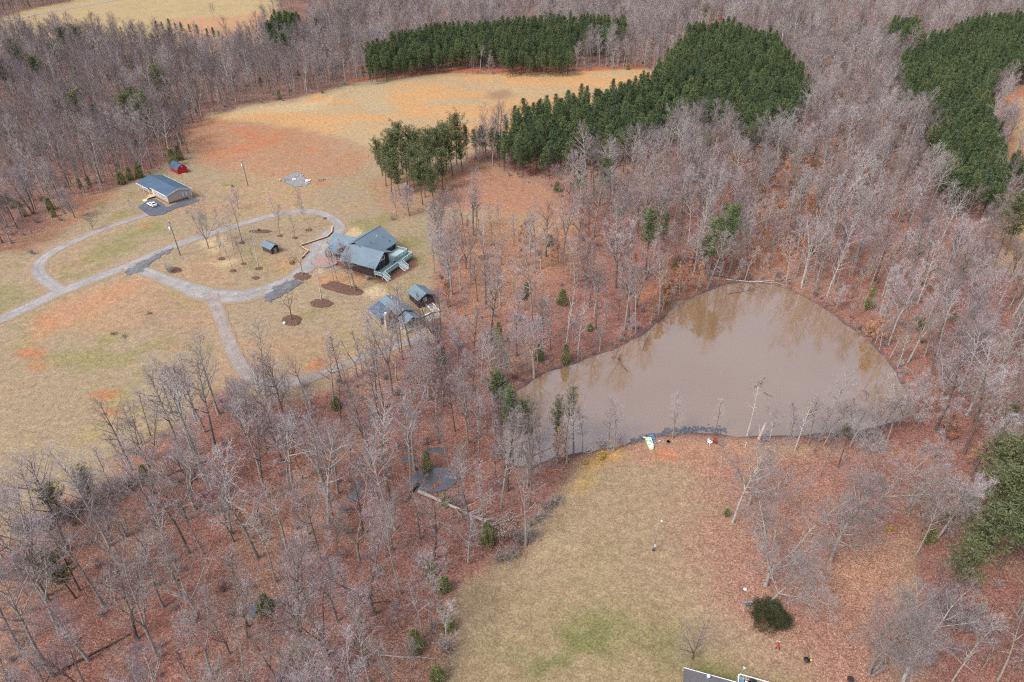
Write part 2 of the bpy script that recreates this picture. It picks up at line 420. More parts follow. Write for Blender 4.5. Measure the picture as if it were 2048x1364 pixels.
_jc = {}
def mask(X, Y, polys, soft=3., jit=3., seed=5):
    if (id(X), seed) not in _jc: _jc[(id(X), seed)] = ((fbm(X, Y, 14, seed, 3) - .5) * 2, (fbm(X, Y, 3.5, seed + 9, 2) - .5), X)
    ja, jb, _ = _jc[(id(X), seed)]
    if not isinstance(polys[0], list): polys = [polys]
    out = np.zeros(np.shape(X)); pad = soft + 1.6 * jit + 1
    for P in polys:
        A = np.array(P); k = np.where((X > A[:, 0].min() - pad) & (X < A[:, 0].max() + pad) & (Y > A[:, 1].min() - pad) & (Y < A[:, 1].max() + pad))[0]
        if len(k): out[k] = np.maximum(out[k], smooth(.5 - (seg_sd(X[k], Y[k], P) + ja[k] * jit + jb[k] * jit) / (2 * soft)))
    return out

def build_ground():
    ys = [18.]
    while ys[-1] < 900: ys.append(ys[-1] + max(1.15, .0078 * ys[-1]))
    xs = [0.]
    while xs[-1] < 690: xs.append(xs[-1] + max(1.3, .0085 * xs[-1]))
    ys = np.array([-400, -150, -50, 0.] + ys + [960, 1100, 1400, 2200, 5000.])
    xs = np.array([-4000, -2000, -1200, -850.] + [-v for v in reversed(xs[1:])] + xs + [850, 1200, 2000, 4000.])
    X, Y = np.meshgrid(xs, ys); X = X.ravel(); Y = Y.ravel()
    Z = hgt(X, Y)
    far = (np.abs(X) > 700) | (Y > 905) | (Y < 15)
    Z = np.where(far, 5., Z)
    n, m = len(ys), len(xs)
    i = np.arange(n * m).reshape(n, m)
    q = np.stack([i[:-1, :-1], i[:-1, 1:], i[1:, 1:], i[1:, :-1]], -1).reshape(-1, 4)
    me = mesh_np('ground', np.stack([X, Y, Z], 1), q.ravel(), np.full(len(q), 4), ['ground'], smooth_=True)
    # albedo paint: what grows or lies where
    C = np.zeros((len(X), 3)); lit = np.ones(len(X))
    nl = fbm(X, Y, 26, 3); nm = fbm(X, Y, 7, 13)
    def lerp(c, w, l=None):
        nonlocal C, lit
        w = np.clip(w, 0, 1)
        C = C * (1 - w[:, None]) + np.array(c)[None] * w[:, None]
        if l is not None: lit = lit * (1 - w) + l * w
    C[:] = (.232, .118, .094)
    lerp((.275, .160, .118), smooth((nl - .5) * 5))
    lerp((.165, .085, .074), smooth((.42 - nm) * 5) * .8)
    st0 = fbm(X * .4 + Y * .3, Y * 1.1 - X * .2, 12, 71)
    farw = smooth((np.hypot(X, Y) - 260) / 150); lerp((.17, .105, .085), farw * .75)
    RU = mask(X, Y, RUSSET, 8, 8); lerp((.29, .135, .082), RU * .8)
    oa = mask(X, Y, OPEN_A, 3.5, 4)
    lerp((.282, .220, .148), oa, 0.)
    green = (.205, .190, .085); clay = (.40, .15, .07); gold = (.43, .255, .120); straw = (.47, .36, .22); pinkleaf = (.31, .165, .11)
    gz = lambda P, s=4., j=5., seed=5: mask(X, Y, gpoly(P), s, j, seed)
    lerp((.335, .215, .135), oa * smooth((nl - .45) * 4) * .7)
    lerp((.29, .235, .115), oa * smooth((nm - .56) * 6) * .6)
    # yard greens
    lerp(green, gz([(90,560),(200,480),(330,440),(330,470),(230,520),(140,570)]) * smooth((nm - .36) * 4) * .75)
    lerp(green, gz([(-200,600),(60,560),(90,590),(0,630),(-200,700)]) * smooth((nm - .35) * 4) * .75)
    lerp(green, gz([(0,520),(60,500),(80,520),(40,560),(0,590)]) * smooth((nm - .4) * 4) * .6)
    lerp(green, gz([(170,415),(260,380),(290,400),(270,430),(180,450)], 3, 3) * smooth((nm - .42) * 4) * .8)
    lerp(green, gz([(395,330),(480,345),(500,365),(440,380),(390,350)], 3, 3) * smooth((nm - .45) * 4) * .5)
    lerp(green, gz([(690,420),(850,430),(860,540),(810,620),(830,500),(700,450)], 3, 4) * smooth((nm - .4) * 5) * .75)
    lerp(green, gz([(60,700),(330,620),(420,700),(340,800),(200,830),(60,780)], 8, 8) * smooth((nm - .45) * 5) * .55)
    lerp(green, gz([(240,560),(330,570),(400,620),(330,640),(240,600)], 4, 4) * smooth((nm - .5) * 5) * .3)
    # disturbed earth and clay
    lerp((.27, .185, .135), gz([(250,640),(330,600),(400,610),(400,680),(320,700)], 6, 5) * .55)
    cl = gz([(378,245),(470,238),(560,250),(660,262),(720,290),(745,330),(690,352),(560,352),(420,336),(385,300),(352,268)], 5, 5)
    lerp((.34, .165, .098), cl * (.35 + .5 * smooth((nm - .35) * 4)))
    lerp((.385, .140, .072), gz([(378,248),(440,240),(560,262),(600,285),(560,300),(450,320),(400,312),(352,268)], 9, 8) * (.25 + .6 * smooth((st0 - .4) * 6)) * .75)
    lerp((.30, .20, .12), cl * smooth((nm - .5) * 6) * .7)
    for (a, b, w, h) in ((553,267,16,5),(500,289,16,4),(465,265,14,3),(620,300,18,3),(60,706,26,10),(72,737,22,12),(210,790,26,10),(220,826,26,16),(20,795,28,10),(15,965,14,12),(232,905,16,12),
                         (360,697,14,5),(265,930,34,16),(300,900,20,8),(760,615,4,2),(640,737,18,9),(675,728,10,6),(640,365,14,4),(660,368,8,3),(95,640,26,12),(290,455,10,3)):
        lerp((.375, .160, .082), gz([(a-w,b-h*.4),(a-w*.2,b-h),(a+w,b-h*.5),(a+w*.7,b+h*.6),(a-w*.1,b+h),(a-w,b+h*.3)], 1.6, 2.5, 5) * smooth((nm - .3) * 5) * .85)
    lerp((.40, .20, .115), gz([(60,640),(240,560),(300,560),(200,620),(60,690)], 3, 3) * .55)
    # golden broomsedge field
    gf = gz([(420,232),(560,208),(700,174),(900,152),(1100,147),(1290,140),(1330,150),(1300,190),(1120,262),(930,300),(760,300),(640,262),(480,240)], 5, 5)
    lerp((.36, .262, .155), gf)
    st = fbm(X * .55, Y * 1.0, 16, 41)
    lerp(gold, gf * smooth((st - .44) * 7) * .95)
    lerp((.36, .295, .185), gf * gz([(690,174),(760,160),(770,190),(800,240),(740,220)], 5, 5) * .7)
    lerp((.42, .35, .22), gz([(470,215),(640,200),(700,172),(640,220),(540,228),(450,236)], 4, 4) * .5)
    lerp((.25, .15, .10), gz([(975,185),(1010,180),(1025,190),(1000,200),(975,196)], 5, 4) * .8)
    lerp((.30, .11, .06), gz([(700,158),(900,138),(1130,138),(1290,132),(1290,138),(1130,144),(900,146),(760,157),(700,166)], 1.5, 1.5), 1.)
    # clearing behind the pines, the slope above the pond
    lerp(pinkleaf, gz([(890,340),(960,330),(1100,385),(1135,420),(1120,450),(990,425),(905,415),(870,400)], 5, 5), .6)
    lerp((.34, .19, .115), gz([(900,430),(1150,440),(1180,520),(1060,600),(940,640),(900,560)], 10, 8) * .7, .7)
    lerp((.30,.17,.11), gz([(745,360),(900,350),(900,400),(790,440),(740,400)], 3, 3) * .6, .6)
    lerp((.30,.14,.09), gz([(0,500),(130,440),(135,400),(225,385),(160,440),(60,500)], 4, 4) * .7, .7)
    # small straw patches in the yard
    for P in ([(690,462),(712,455),(720,470),(700,478)], [(395,482),(440,470),(470,490),(430,505)], [(725,585),(765,560),(772,590),(745,600)], [(620,535),(650,530),(640,550)], [(420,525),(470,520),(450,545)]):
        lerp(straw, gz(P, 1.5, 1.5) * .8)
    lerp((.44,.21,.09), gz([(540,505),(610,520),(590,560),(540,540)], 3, 3) * .3)
    lerp((.42,.20,.09), gz([(610,560),(680,545),(740,560),(700,580)], 2, 3) * .5)
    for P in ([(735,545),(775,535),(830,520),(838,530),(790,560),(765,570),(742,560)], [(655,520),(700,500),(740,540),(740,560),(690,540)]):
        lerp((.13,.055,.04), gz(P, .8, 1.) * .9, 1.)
    # top-left fields
    ob = mask(X, Y, OPEN_B, 4, 4); lerp((.36, .27, .15), ob, 0.)
    lerp((.40, .215, .13), ob * gz([(330,40),(540,25),(560,90),(400,100)], 8, 8) * .8)
    lerp((.26, .24, .12), ob * smooth((nm - .5) * 5) * .5)
    oc = np.maximum(mask(X, Y, OPEN_C, 3, 3), mask(X, Y, OPEN_C2, 4, 4)); lerp((.33, .215, .12), oc, 0.)
    lerp((.32, .12, .07), oc * (1 - mask(X, Y, gpoly([(2500,150),(2060,190),(2016,210),(2012,250),(2034,300),(2500,290)]), 2, 2)) * mask(X, Y, OPEN_C, 3, 3) * .7)
    # front lawn
    od = mask(X, Y, OPEN_D, 2.5, 3); lerp((.290, .212, .140), od, .12)
    lerp((.250, .205, .108), od * gz([(870,1540),(950,1180),(1120,990),(1210,950),(1250,1050),(1300,1180),(1420,1250),(1480,1364),(1480,1540)], 8, 6) * smooth((nl - .32) * 4) * .5)
    lerp((.34, .262, .165), od * gz([(960,1200),(1150,980),(1240,960),(1160,1200),(980,1300)], 10, 6) * smooth((nm - .42) * 5) * .7)
    lerp((.165, .165, .065), od * gz([(960,1330),(1060,1260),(1180,1200),(1260,1210),(1280,1280),(1200,1364),(960,1500)], 6, 5) * smooth((nm - .45) * 8) * .95)
    lerp((.15, .155, .060), od * gz([(1310,1220),(1380,1260),(1400,1310),(1330,1364),(1290,1290)], 4, 4) * .6)
    lerp((.15, .165, .045), od * gz([(1360,1320),(1500,1330),(1620,1364),(1640,1460),(1360,1400)], 3, 3) * smooth((nm - .35) * 5) * .7)
    lerp((.285, .160, .120), od * gz([(1390,900),(1540,890),(1860,870),(1880,960),(1800,1080),(1840,1250),(1830,1540),(1640,1540),(1600,1360),(1500,1280),(1440,1200),(1400,1100),(1370,980)], 9, 7), .95)
    lerp((.23, .108, .088), od * gz([(1640,900),(1860,870),(1880,980),(1780,1080),(1700,1020)], 6, 6) * .75, 1.)
    lerp((.38, .22, .14), od * gz([(1700,1080),(1790,1080),(1760,1180),(1660,1190)], 6, 5) * .5, 1.)
    lerp((.32, .175, .12), od * gz([(1180,890),(1300,876),(1520,880),(1540,940),(1380,935),(1250,925),(1160,940)], 3, 4) * .75, .7)
    lerp((.42, .27, .07), gz([(1190,900),(1245,885),(1260,915),(1200,935),(1160,990),(1140,980)], 2, 3) * .55)
    lerp((.46, .17, .07), gz([(1310,905),(1350,900),(1360,920),(1320,925)], 1.2, 2) * .5)
    # pond margin and bed
    pd = seg_sd(X, Y, POND)
    lerp((.075, .068, .075), smooth(1 - (pd - .4) / 1.7) * .85, .6)
    lerp((.20, .10, .07), smooth(1 - np.abs(pd - 3) / 2.) * .4 * (1 - od))
    for k, L in ROADLINES.items():
        dl = line_d(X, Y, L); lerp((.37, .24, .17) if k != 'field_track' else (.32, .23, .16), smooth(1 - (dl - 2.2) / 2.2) * .6)
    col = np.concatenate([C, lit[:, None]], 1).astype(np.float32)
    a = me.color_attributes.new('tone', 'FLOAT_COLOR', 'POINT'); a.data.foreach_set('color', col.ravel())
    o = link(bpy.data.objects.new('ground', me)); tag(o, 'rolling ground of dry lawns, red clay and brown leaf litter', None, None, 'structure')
build_ground()

def sheet(name, P, z, mat, label=None, drape=False, off=.03, kind='structure', sub=None):
    if not drape:
        me = bpy.data.meshes.new(name); bm = bmesh.new()
        f = bm.faces.new([bm.verts.new((x, y, z)) for x, y in P]); bmesh.ops.triangulate(bm, faces=[f]); bm.normal_update()
        if sum(q.normal.z for q in bm.faces) < 0: bmesh.ops.reverse_faces(bm, faces=bm.faces[:])
        bm.to_mesh(me); bm.free()
    else:
        xs = np.array([p[0] for p in P]); ys = np.array([p[1] for p in P]); s = sub or .8
        X, Y = np.meshgrid(np.arange(xs.min() - s, xs.max() + s, s), np.arange(ys.min() - s, ys.max() + s, s))
        sh = X.shape; d = seg_sd(X.ravel(), Y.ravel(), P)
        # pull grid vertices just outside onto the outline
        n, m = sh; i = np.arange(n * m).reshape(n, m)
        q = np.stack([i[:-1, :-1], i[:-1, 1:], i[1:, 1:], i[1:, :-1]], -1).reshape(-1, 4)
        if mat == 'old_asphalt': d = d + (fbm(X.ravel(), Y.ravel(), 1.8, 31, 3) - .5) * 3.6
        q = q[(d[q] < .35 * s).all(1)]
        zz = hgt(X.ravel(), Y.ravel()) + off
        me = mesh_np(name, np.stack([X.ravel(), Y.ravel(), zz], 1), q.ravel(), np.full(len(q), 4), [mat])
        o = link(bpy.data.objects.new(name, me)); tag(o, label, None, None, kind); return o
    me.materials.append(MATS[mat]); o = link(bpy.data.objects.new(name, me)); tag(o, label, None, None, kind); return o
# water: a sheet at level 0 that runs a little under the banks
pc = np.mean(np.array(POND), 0)
def grown(P, d):
    P = np.array(P); n = len(P); out = []
    for i in range(n):
        t = P[(i + 1) % n] - P[i - 1]; nn = np.array([t[1], -t[0]]); nn /= np.hypot(*nn) + 1e-9
        out.append(P[i] + nn * d)
    A = .5 * sum(P[i][0] * P[(i + 1) % n][1] - P[(i + 1) % n][0] * P[i][1] for i in range(n))
    if A < 0: out = [2 * P[i] - out[i] for i in range(n)]
    return [tuple(p) for p in out]
sheet('pond_water', grown(POND, 1.1), .12, 'pond_water', 'muddy brown pond reflecting the bare trees on its far bank')
pool = gpoly(PX_POOL)
sheet('small_pool', chaikin(grown(pool, 1.3), 2), 2.03, 'creek_water', 'small dark leafy pool in the wood left of the pond')

def ribbon(name, pts, mat, label, off=.05, jitter=.3, seed=0, kind='structure'):
    W = [(*gp(a, b)[:2], w) for a, b, w in pts]
    P = chaikin([(a, b) for a, b, w in W], 2, False); Wd = np.interp(np.linspace(0, 1, len(P)), np.linspace(0, 1, len(W)), [w for _, _, w in W])
    # resample every ~0.9 m
    P = np.array(P); L = np.r_[0, np.cumsum(np.hypot(*np.diff(P, axis=0).T))]; n = int(L[-1] / .9) + 2; s = np.linspace(0, L[-1], n)
    Q = np.stack([np.interp(s, L, P[:, 0]), np.interp(s, L, P[:, 1])], 1); w = np.interp(s, L, Wd)
    T = np.gradient(Q, axis=0); T /= np.hypot(T[:, 0], T[:, 1])[:, None] + 1e-9; N = np.stack([-T[:, 1], T[:, 0]], 1)
    K = 9; V = []; w = w * 1.15
    for j in range(K):
        u = -1 + 2 * j / (K - 1)
        ed = (abs(u) > .99)
        jj = (fbm(Q[:, 0], Q[:, 1], 2.5, 77 + j + seed, 3) - .5) * 2 * jitter * (1.6 if ed else 0)
        xy = Q + N * (w * u + np.sign(u) * jj)[:, None]
        V.append(np.c_[xy, hgt(xy[:, 0], xy[:, 1]) + off - (.03 if ed else 0)])
    V = np.stack(V, 1).reshape(-1, 3)
    i = np.arange(n * K).reshape(n, K); q = np.stack([i[:-1, :-1], i[:-1, 1:], i[1:, 1:], i[1:, :-1]], -1).reshape(-1, 4)[:, ::-1]
    me = mesh_np(name, V, q.ravel(), np.full(len(q), 4), [mat])
    prof = np.array([-.35, .12, .42, .62, .22, .62, .42, .12, -.35]); a = me.attributes.new('rut', 'FLOAT', 'POINT'); a.data.foreach_set('value', np.tile(prof, n).astype(np.float32))
    o = link(bpy.data.objects.new(name, me)); tag(o, label, None, None, kind); return o
RL = dict(gravel_drive='grey gravel drive running up to the brown house', loop_drive='grey gravel drive looping to the blue-roofed white-trimmed house', house_drive='worn grey drive across the yard of the brown house',
          field_track='narrow dirt track from the drive into the wood', country_road='pale road crossing the far field')
for k_i, (k, (pts, mt)) in enumerate(ROADS.items()): ribbon(k, pts, mt, RL[k], off=.06 + .012 * k_i, jitter=.55, seed=k_i * 11)
sheet('dark_drive_patch', chaikin(gpoly([(248,548),(262,536),(290,520),(330,500),(352,492),(345,503),(318,512),(300,527),(285,545),(262,551)]), 1), 0, 'old_asphalt', 'dark asphalt patch where two drives fork', True, .13, sub=.3)
sheet('dark_parking_patch', gpoly([(520,607),(530,590),(560,568),(592,556),(604,566),(586,582),(550,602)]), 0, 'old_asphalt', 'dark asphalt parking patch beside the drive', True, .13, sub=.3)
sheet('asphalt_apron', gpoly([(275,415),(302,397),(316,400),(334,415),(358,405),(384,393),(400,400),(384,408),(350,418),(325,430),(300,433)]), 0, 'dark_asphalt', 'dark asphalt apron in front of the tan house', True, .13, sub=.35)
sheet('creek', chaikin(gpoly([(495,1240),(500,1215),(512,1195),(522,1203),(515,1225),(505,1250)]), 2), 0, 'creek_water', 'short dark creek pool in the lower left wood', True, .06, sub=.4)
for k_, P_ in enumerate(([(895,902,.6),(870,899,.8),(846,905,.5)], [(832,912,.5),(815,918,.8),(804,922,.4)], [(720,962,.3),(712,980,.8),(706,1002,.6)])):
    ribbon('creek_pool', P_, 'creek_water', ['pale strip of creek water above the small pool', 'pale patch of creek water left of the small pool', 'dark creek pool at the foot of the big bare tree'][k_], .06, .5, 9 + k_)

ORD0 = ['first','second','third','fourth','fifth','sixth','seventh']
# ------------------------------------------------------------------ trees: tapered trunks, limbs, twigs, needles, leaves
class Geo:
    """tubes (trunk, limbs) and thin slips (twigs, needles, leaves) gathered as arrays"""
    def __init__(s): s.v = []; s.f = []; s.c = []
    def tube(s, pts, rad, n):
        m = len(pts); i0 = len(s.v)
        for k in range(m):
            a = pts[max(k - 1, 0)]; b = pts[min(k + 1, m - 1)]
            d = (b[0] - a[0], b[1] - a[1], b[2] - a[2]); L = math.sqrt(d[0]**2 + d[1]**2 + d[2]**2) + 1e-9
            d = (d[0] / L, d[1] / L, d[2] / L)
            if abs(d[2]) < .95: ax = (d[1], -d[0], 0.)
            else: ax = (0., d[2], -d[1])
            l = math.sqrt(ax[0]**2 + ax[1]**2 + ax[2]**2); ax = (ax[0] / l, ax[1] / l, ax[2] / l)
            bx = (d[1] * ax[2] - d[2] * ax[1], d[2] * ax[0] - d[0] * ax[2], d[0] * ax[1] - d[1] * ax[0])
            p = pts[k]; r = rad[k]
            for j in range(n):
                t = 6.28318 * j / n; ca = math.cos(t) * r; sa = math.sin(t) * r
                s.v.append((p[0] + ax[0] * ca + bx[0] * sa, p[1] + ax[1] * ca + bx[1] * sa, p[2] + ax[2] * ca + bx[2] * sa))
        for k in range(m - 1):
            for j in range(n):
                a = i0 + k * n + j; b = i0 + k * n + (j + 1) % n
                s.f += (a, b, b + n, a + n); s.c.append(4)
    def slip(s, pts, w, rng):
        """a thin tapering strip ending in a point"""
        m = len(pts); i0 = len(s.v); a, b = pts[0], pts[-1]
        d = (b[0] - a[0], b[1] - a[1], b[2] - a[2]); q = (rng.uniform(-1, 1), rng.uniform(-1, 1), rng.uniform(-1, 1))
        n = (d[1] * q[2] - d[2] * q[1], d[2] * q[0] - d[0] * q[2], d[0] * q[1] - d[1] * q[0])
        l = math.sqrt(n[0]**2 + n[1]**2 + n[2]**2) + 1e-9
        for k in range(m - 1):
            h = w * (1 - .6 * k / (m - 1)) * .5 / l; p = pts[k]
            s.v.append((p[0] + n[0] * h, p[1] + n[1] * h, p[2] + n[2] * h)); s.v.append((p[0] - n[0] * h, p[1] - n[1] * h, p[2] - n[2] * h))
        s.v.append(tuple(b))
        for k in range(m - 2): s.f += (i0 + 2 * k, i0 + 2 * k + 1, i0 + 2 * k + 3, i0 + 2 * k + 2); s.c.append(4)
        e = i0 + 2 * (m - 2); s.f += (e, e + 1, e + 2); s.c.append(3)
    def blade(s, p, d, L, w, rng):
        """a small diamond-shaped leaf or needle spray"""
        q = (rng.uniform(-1, 1), rng.uniform(-1, 1), rng.uniform(-1, 1))
        n = (d[1] * q[2] - d[2] * q[1], d[2] * q[0] - d[0] * q[2], d[0] * q[1] - d[1] * q[0]); l = math.sqrt(n[0]**2 + n[1]**2 + n[2]**2) + 1e-9
        h = w * .5 / l; i0 = len(s.v); m = (p[0] + d[0] * L * .5, p[1] + d[1] * L * .5, p[2] + d[2] * L * .5)
        s.v += [tuple(p), (m[0] + n[0] * h, m[1] + n[1] * h, m[2] + n[2] * h), (p[0] + d[0] * L, p[1] + d[1] * L, p[2] + d[2] * L), (m[0] - n[0] * h, m[1] - n[1] * h, m[2] - n[2] * h)]
        s.f += (i0, i0 + 1, i0 + 2, i0 + 3); s.c.append(4)
def unit(v):
    l = math.sqrt(v[0]**2 + v[1]**2 + v[2]**2) + 1e-9; return (v[0] / l, v[1] / l, v[2] / l)
def turn(d, ang, az):
    """direction leaving d by angle ang towards azimuth az"""
    ax = unit((d[1], -d[0], 0.)) if abs(d[2]) < .98 else (1., 0., 0.)
    bx = (d[1] * ax[2] - d[2] * ax[1], d[2] * ax[0] - d[0] * ax[2], d[0] * ax[1] - d[1] * ax[0])
    c, s_ = math.cos(ang), math.sin(ang); ca, sa = math.cos(az), math.sin(az)
    return unit(tuple(d[i] * c + (ax[i] * ca + bx[i] * sa) * s_ for i in range(3)))
def walk(rng, p, d, L, n, wob, up):
    P = [p]; st = L / n
    for k in range(n):
        d = unit((d[0] + rng.gauss(0, wob), d[1] + rng.gauss(0, wob), d[2] + rng.gauss(0, wob) + up))
        p = (p[0] + d[0] * st, p[1] + d[1] * st, p[2] + d[2] * st); P.append(p)
    return P
def at_(P, t):
    x = t * (len(P) - 1); i = min(int(x), len(P) - 2); f = x - i; a, b = P[i], P[i + 1]
    return tuple(a[k] * (1 - f) + b[k] * f for k in range(3)), unit(tuple(b[k] - a[k] for k in range(3)))

def bare_tree(seed, H, r0, cb, Rc, nl=15, fork=0, spread=.5, kids=(7, 6, 3), tw=.035, up=.06, lean=0., leaves=None, trunks=1, low=.55, leafn=0):
    rng = random.Random(seed); T = Geo(); C = Geo(); Lf = Geo()
    def sub(P, L, r, lev):
        k = kids[lev - 1]
        for i in range(k):
            t = .22 + .76 * (i + rng.random()) / k; p, d = at_(P, t)
            l = L * (.60 if lev == 1 else .56) * (1.12 - .62 * t) * rng.uniform(.65, 1.25)
            d2 = turn(d, rng.uniform(.45, .95), rng.uniform(0, 6.283))
            if lev == 1:
                Q = walk(rng, p, d2, l, 4, .13, up); rr = max(r * .5 * (1 - .6 * t), .022)
                C.tube(Q, [rr, rr * .8, rr * .6, rr * .42, rr * .25], 3); sub(Q, l, rr, 2)
            elif lev == 2:
                Q = walk(rng, p, d2, max(l, .45), 3, .16, up * .7); C.slip(Q, tw, rng); sub(Q, l, 0, 3)
                if leafn:
                    for _ in range(leafn):
                        q, dq = at_(Q, rng.random()); Lf.blade((q[0] + rng.gauss(0, .12), q[1] + rng.gauss(0, .12), q[2] + rng.gauss(0, .12)), unit((rng.gauss(0, 1), rng.gauss(0, 1), rng.gauss(-.4, .6))), rng.uniform(.16, .30), rng.uniform(.10, .18), rng)
            else:
                Q = walk(rng, p, d2, max(l * 1.3, .4), 2, .15, up * .5); C.slip(Q, tw * .7, rng)
    def limb(p, d, L, r, n=6):
        P = walk(rng, p, d, L, n, .09, up * 1.3); rad = [max(r * (1 - .82 * k / n), .02) for k in range(n + 1)]
        T.tube(P, rad, 5); sub(P, L, r, 1)
    bases = [(0, 0)] if trunks == 1 else [(.28 * math.cos(a * 6.283 / trunks + seed), .28 * math.sin(a * 6.283 / trunks + seed)) for a in range(trunks)]
    for bi, (bx, by) in enumerate(bases):
        sc_ = 1 if bi == 0 else rng.uniform(.75, .95)
        az0 = rng.uniform(0, 6.28) if trunks == 1 else math.atan2(by, bx)
        ln = lean if trunks == 1 else .16
        d0 = unit((math.cos(az0) * ln, math.sin(az0) * ln, 1))
        if fork:
            fh = H * cb * rng.uniform(.85, 1.1); P = walk(rng, (bx, by, -.4), d0, fh + .4, 5, .03, .02)
            T.tube(P, [r0 * 1.45, r0 * 1.05, r0, r0 * .95, r0 * .92, r0 * .9], 8)
            top, dd = P[-1], at_(P, .99)[1]
            for j in range(fork):
                az = seed + j * 6.283 / fork + rng.uniform(-.4, .4); ang = spread * rng.uniform(.55, 1.2)
                L = (H - fh) * rng.uniform(.85, 1.05) / max(.6, math.cos(ang * .7)); rr = r0 * .62
                Q = walk(rng, top, turn(dd, ang, az), L, 8, .06, .075); T.tube(Q, [max(rr * (1 - .9 * k / 8), .03) for k in range(9)], 6)
                m = max(4, int(nl / fork * 1.0))
                for i in range(m):
                    t = .15 + .85 * (i + rng.random()) / m; p, d = at_(Q, min(t, .99))
                    limb(p, turn(d, rng.uniform(.5, 1.0), rng.uniform(0, 6.28)), Rc * .72 * (1.15 - .7 * t) * rng.uniform(.7, 1.2), rr * .5 * (1.1 - t * .8), 5)
        else:
            n = 9; Hh = H * sc_; P = walk(rng, (bx, by, -.4), d0, Hh, n, .035, .03)
            T.tube(P, [r0 * sc_ * (1.35 if k == 0 else 1) * (1 - .92 * (k / n) ** 1.1) + .02 for k in range(n + 1)], 8)
            m = int(nl * sc_)
            for i in range(m):
                t = cb + (1 - cb) * (i + rng.random()) / m; t = min(t, .985); p, d = at_(P, t); u = (t - cb) / (1 - cb)
                prof = (low + (1 - low) * math.sin(min(1, u * 1.5 + .25) * 1.57)) * (1.1 - .75 * u ** 1.6)
                ang = spread * 1.9 * (1.05 - .55 * u) * rng.uniform(.8, 1.2)
                limb(p, turn(d, ang, i * 2.4 + rng.uniform(-.5, .5)), Rc * prof * rng.uniform(.75, 1.2), r0 * sc_ * .38 * (1.1 - .85 * u) + .02, 5)
            for _ in range(rng.randint(0, 3)):   # dead stubs lower down
                p, d = at_(P, rng.uniform(.25, cb)); C.slip(walk(rng, p, turn(d, 1.2, rng.uniform(0, 6.28)), rng.uniform(.6, 1.8), 2, .1, 0), .05, rng)
    return T, C, Lf

def pine(seed, H, r0, cb, Rc, whorls, per, mode='cone', sprays=16, bl=.42, bw=.10, bare=.0, clump=.5):
    rng = random.Random(seed); T = Geo(); C = Geo(); N = Geo(); n = 8
    P = walk(rng, (0, 0, -.4), (rng.gauss(0, .03), rng.gauss(0, .03), 1), H + .2, n, .012 if mode == 'cone' else .04, .03)
    T.tube(P, [r0 * (1.3 if k == 0 else 1) * (1 - .93 * k / n) + .02 for k in range(n + 1)], 7)
    for i in range(whorls):
        u = (i + rng.random() * .6) / whorls; t = cb + (1 - cb) * u; t = min(t, .99); p, d = at_(P, t)
        if mode == 'cone': rad = Rc * (1.05 - u ** 2.6) * (.6 + .4 * min(1, u * 3)) * rng.uniform(.7, 1.2) + .25
        else: rad = Rc * math.sqrt(max(.04, 1 - (2 * u - .95) ** 2 * .85)) * rng.uniform(.5, 1.2)
        for j in range(per):
            if mode != 'cone' and rng.random() < .12: continue
            az = i * 1.3 + j * 6.283 / per + rng.uniform(-.3, .3); ang = rng.uniform(1.0, 1.35) - .55 * u
            L = rad * rng.uniform(.7, 1.15); Q = walk(rng, p, turn(d, ang, az), L, 3, .08, .05); r = .03 + .012 * L
            C.tube(Q, [r, r * .8, r * .55, r * .25], 3)
            nc = max(2, int(L / (.75 if mode == 'cone' else .62)))
            for c in range(nc):
                q, dq = at_(Q, max(bare, (c + .6) / nc) if nc > 1 else .8); q = (q[0] + rng.gauss(0, .16), q[1] + rng.gauss(0, .16), q[2] + rng.gauss(0, .1))
                for _ in range(sprays):
                    e = unit((rng.gauss(0, 1) + dq[0] * .5, rng.gauss(0, 1) + dq[1] * .5, rng.gauss(.35, .75)))
                    o = rng.uniform(0, clump * .35)
                    N.blade((q[0] + e[0] * o, q[1] + e[1] * o, q[2] + e[2] * o), e, bl * rng.uniform(.7, 1.25), bw * rng.uniform(.7, 1.3), rng)
    return T, C, N
def bushy(seed, H, Rc, n, bl=.22, bw=.09, shape='cone', stems=1):
    """cedar or clipped evergreen: short stem, a body of dense sprays with a ragged outline"""
    rng = random.Random(seed); T = Geo(); C = Geo(); N = Geo()
    for k in range(stems):
        a = k * 2.1; T.tube([(0, 0, -.3), (math.cos(a) * Rc * .2 * (stems > 1), math.sin(a) * Rc * .2 * (stems > 1), H * .5), (0, 0, H * .92)], [.10, .07, .02], 6)
    lumps = [(rng.uniform(0, 6.28), rng.uniform(0, 1), rng.uniform(.8, 1.2)) for _ in range(9)]
    for i in range(n):
        h = rng.random() ** (1.35 if shape == 'cone' else 1.0)
        if shape == 'cone': rr = Rc * (1.05 - h) ** .6 * (.65 + .35 * min(1, h * 4))
        else: rr = Rc * math.sqrt(max(0.0, 1 - h ** 2.2))
        az = rng.uniform(0, 6.283); lf = 1 + .22 * math.sin(az * 3 + h * 6 + seed) + .12 * math.sin(az * 7 - h * 11)
        q = rr * lf * rng.uniform(.45, 1.0) ** .5; p = (math.cos(az) * q, math.sin(az) * q, h * H)
        if i % 14 == 0: C.slip([(0, 0, max(.1, p[2] - q * .5)), (p[0] * .5, p[1] * .5, p[2] - q * .1), p], .04, rng)
        e = unit((math.cos(az) + rng.gauss(0, .6), math.sin(az) + rng.gauss(0, .6), rng.gauss(.6, .6)))
        N.blade(p, e, bl * rng.uniform(.7, 1.4), bw * rng.uniform(.7, 1.4), rng)
    return T, C, N
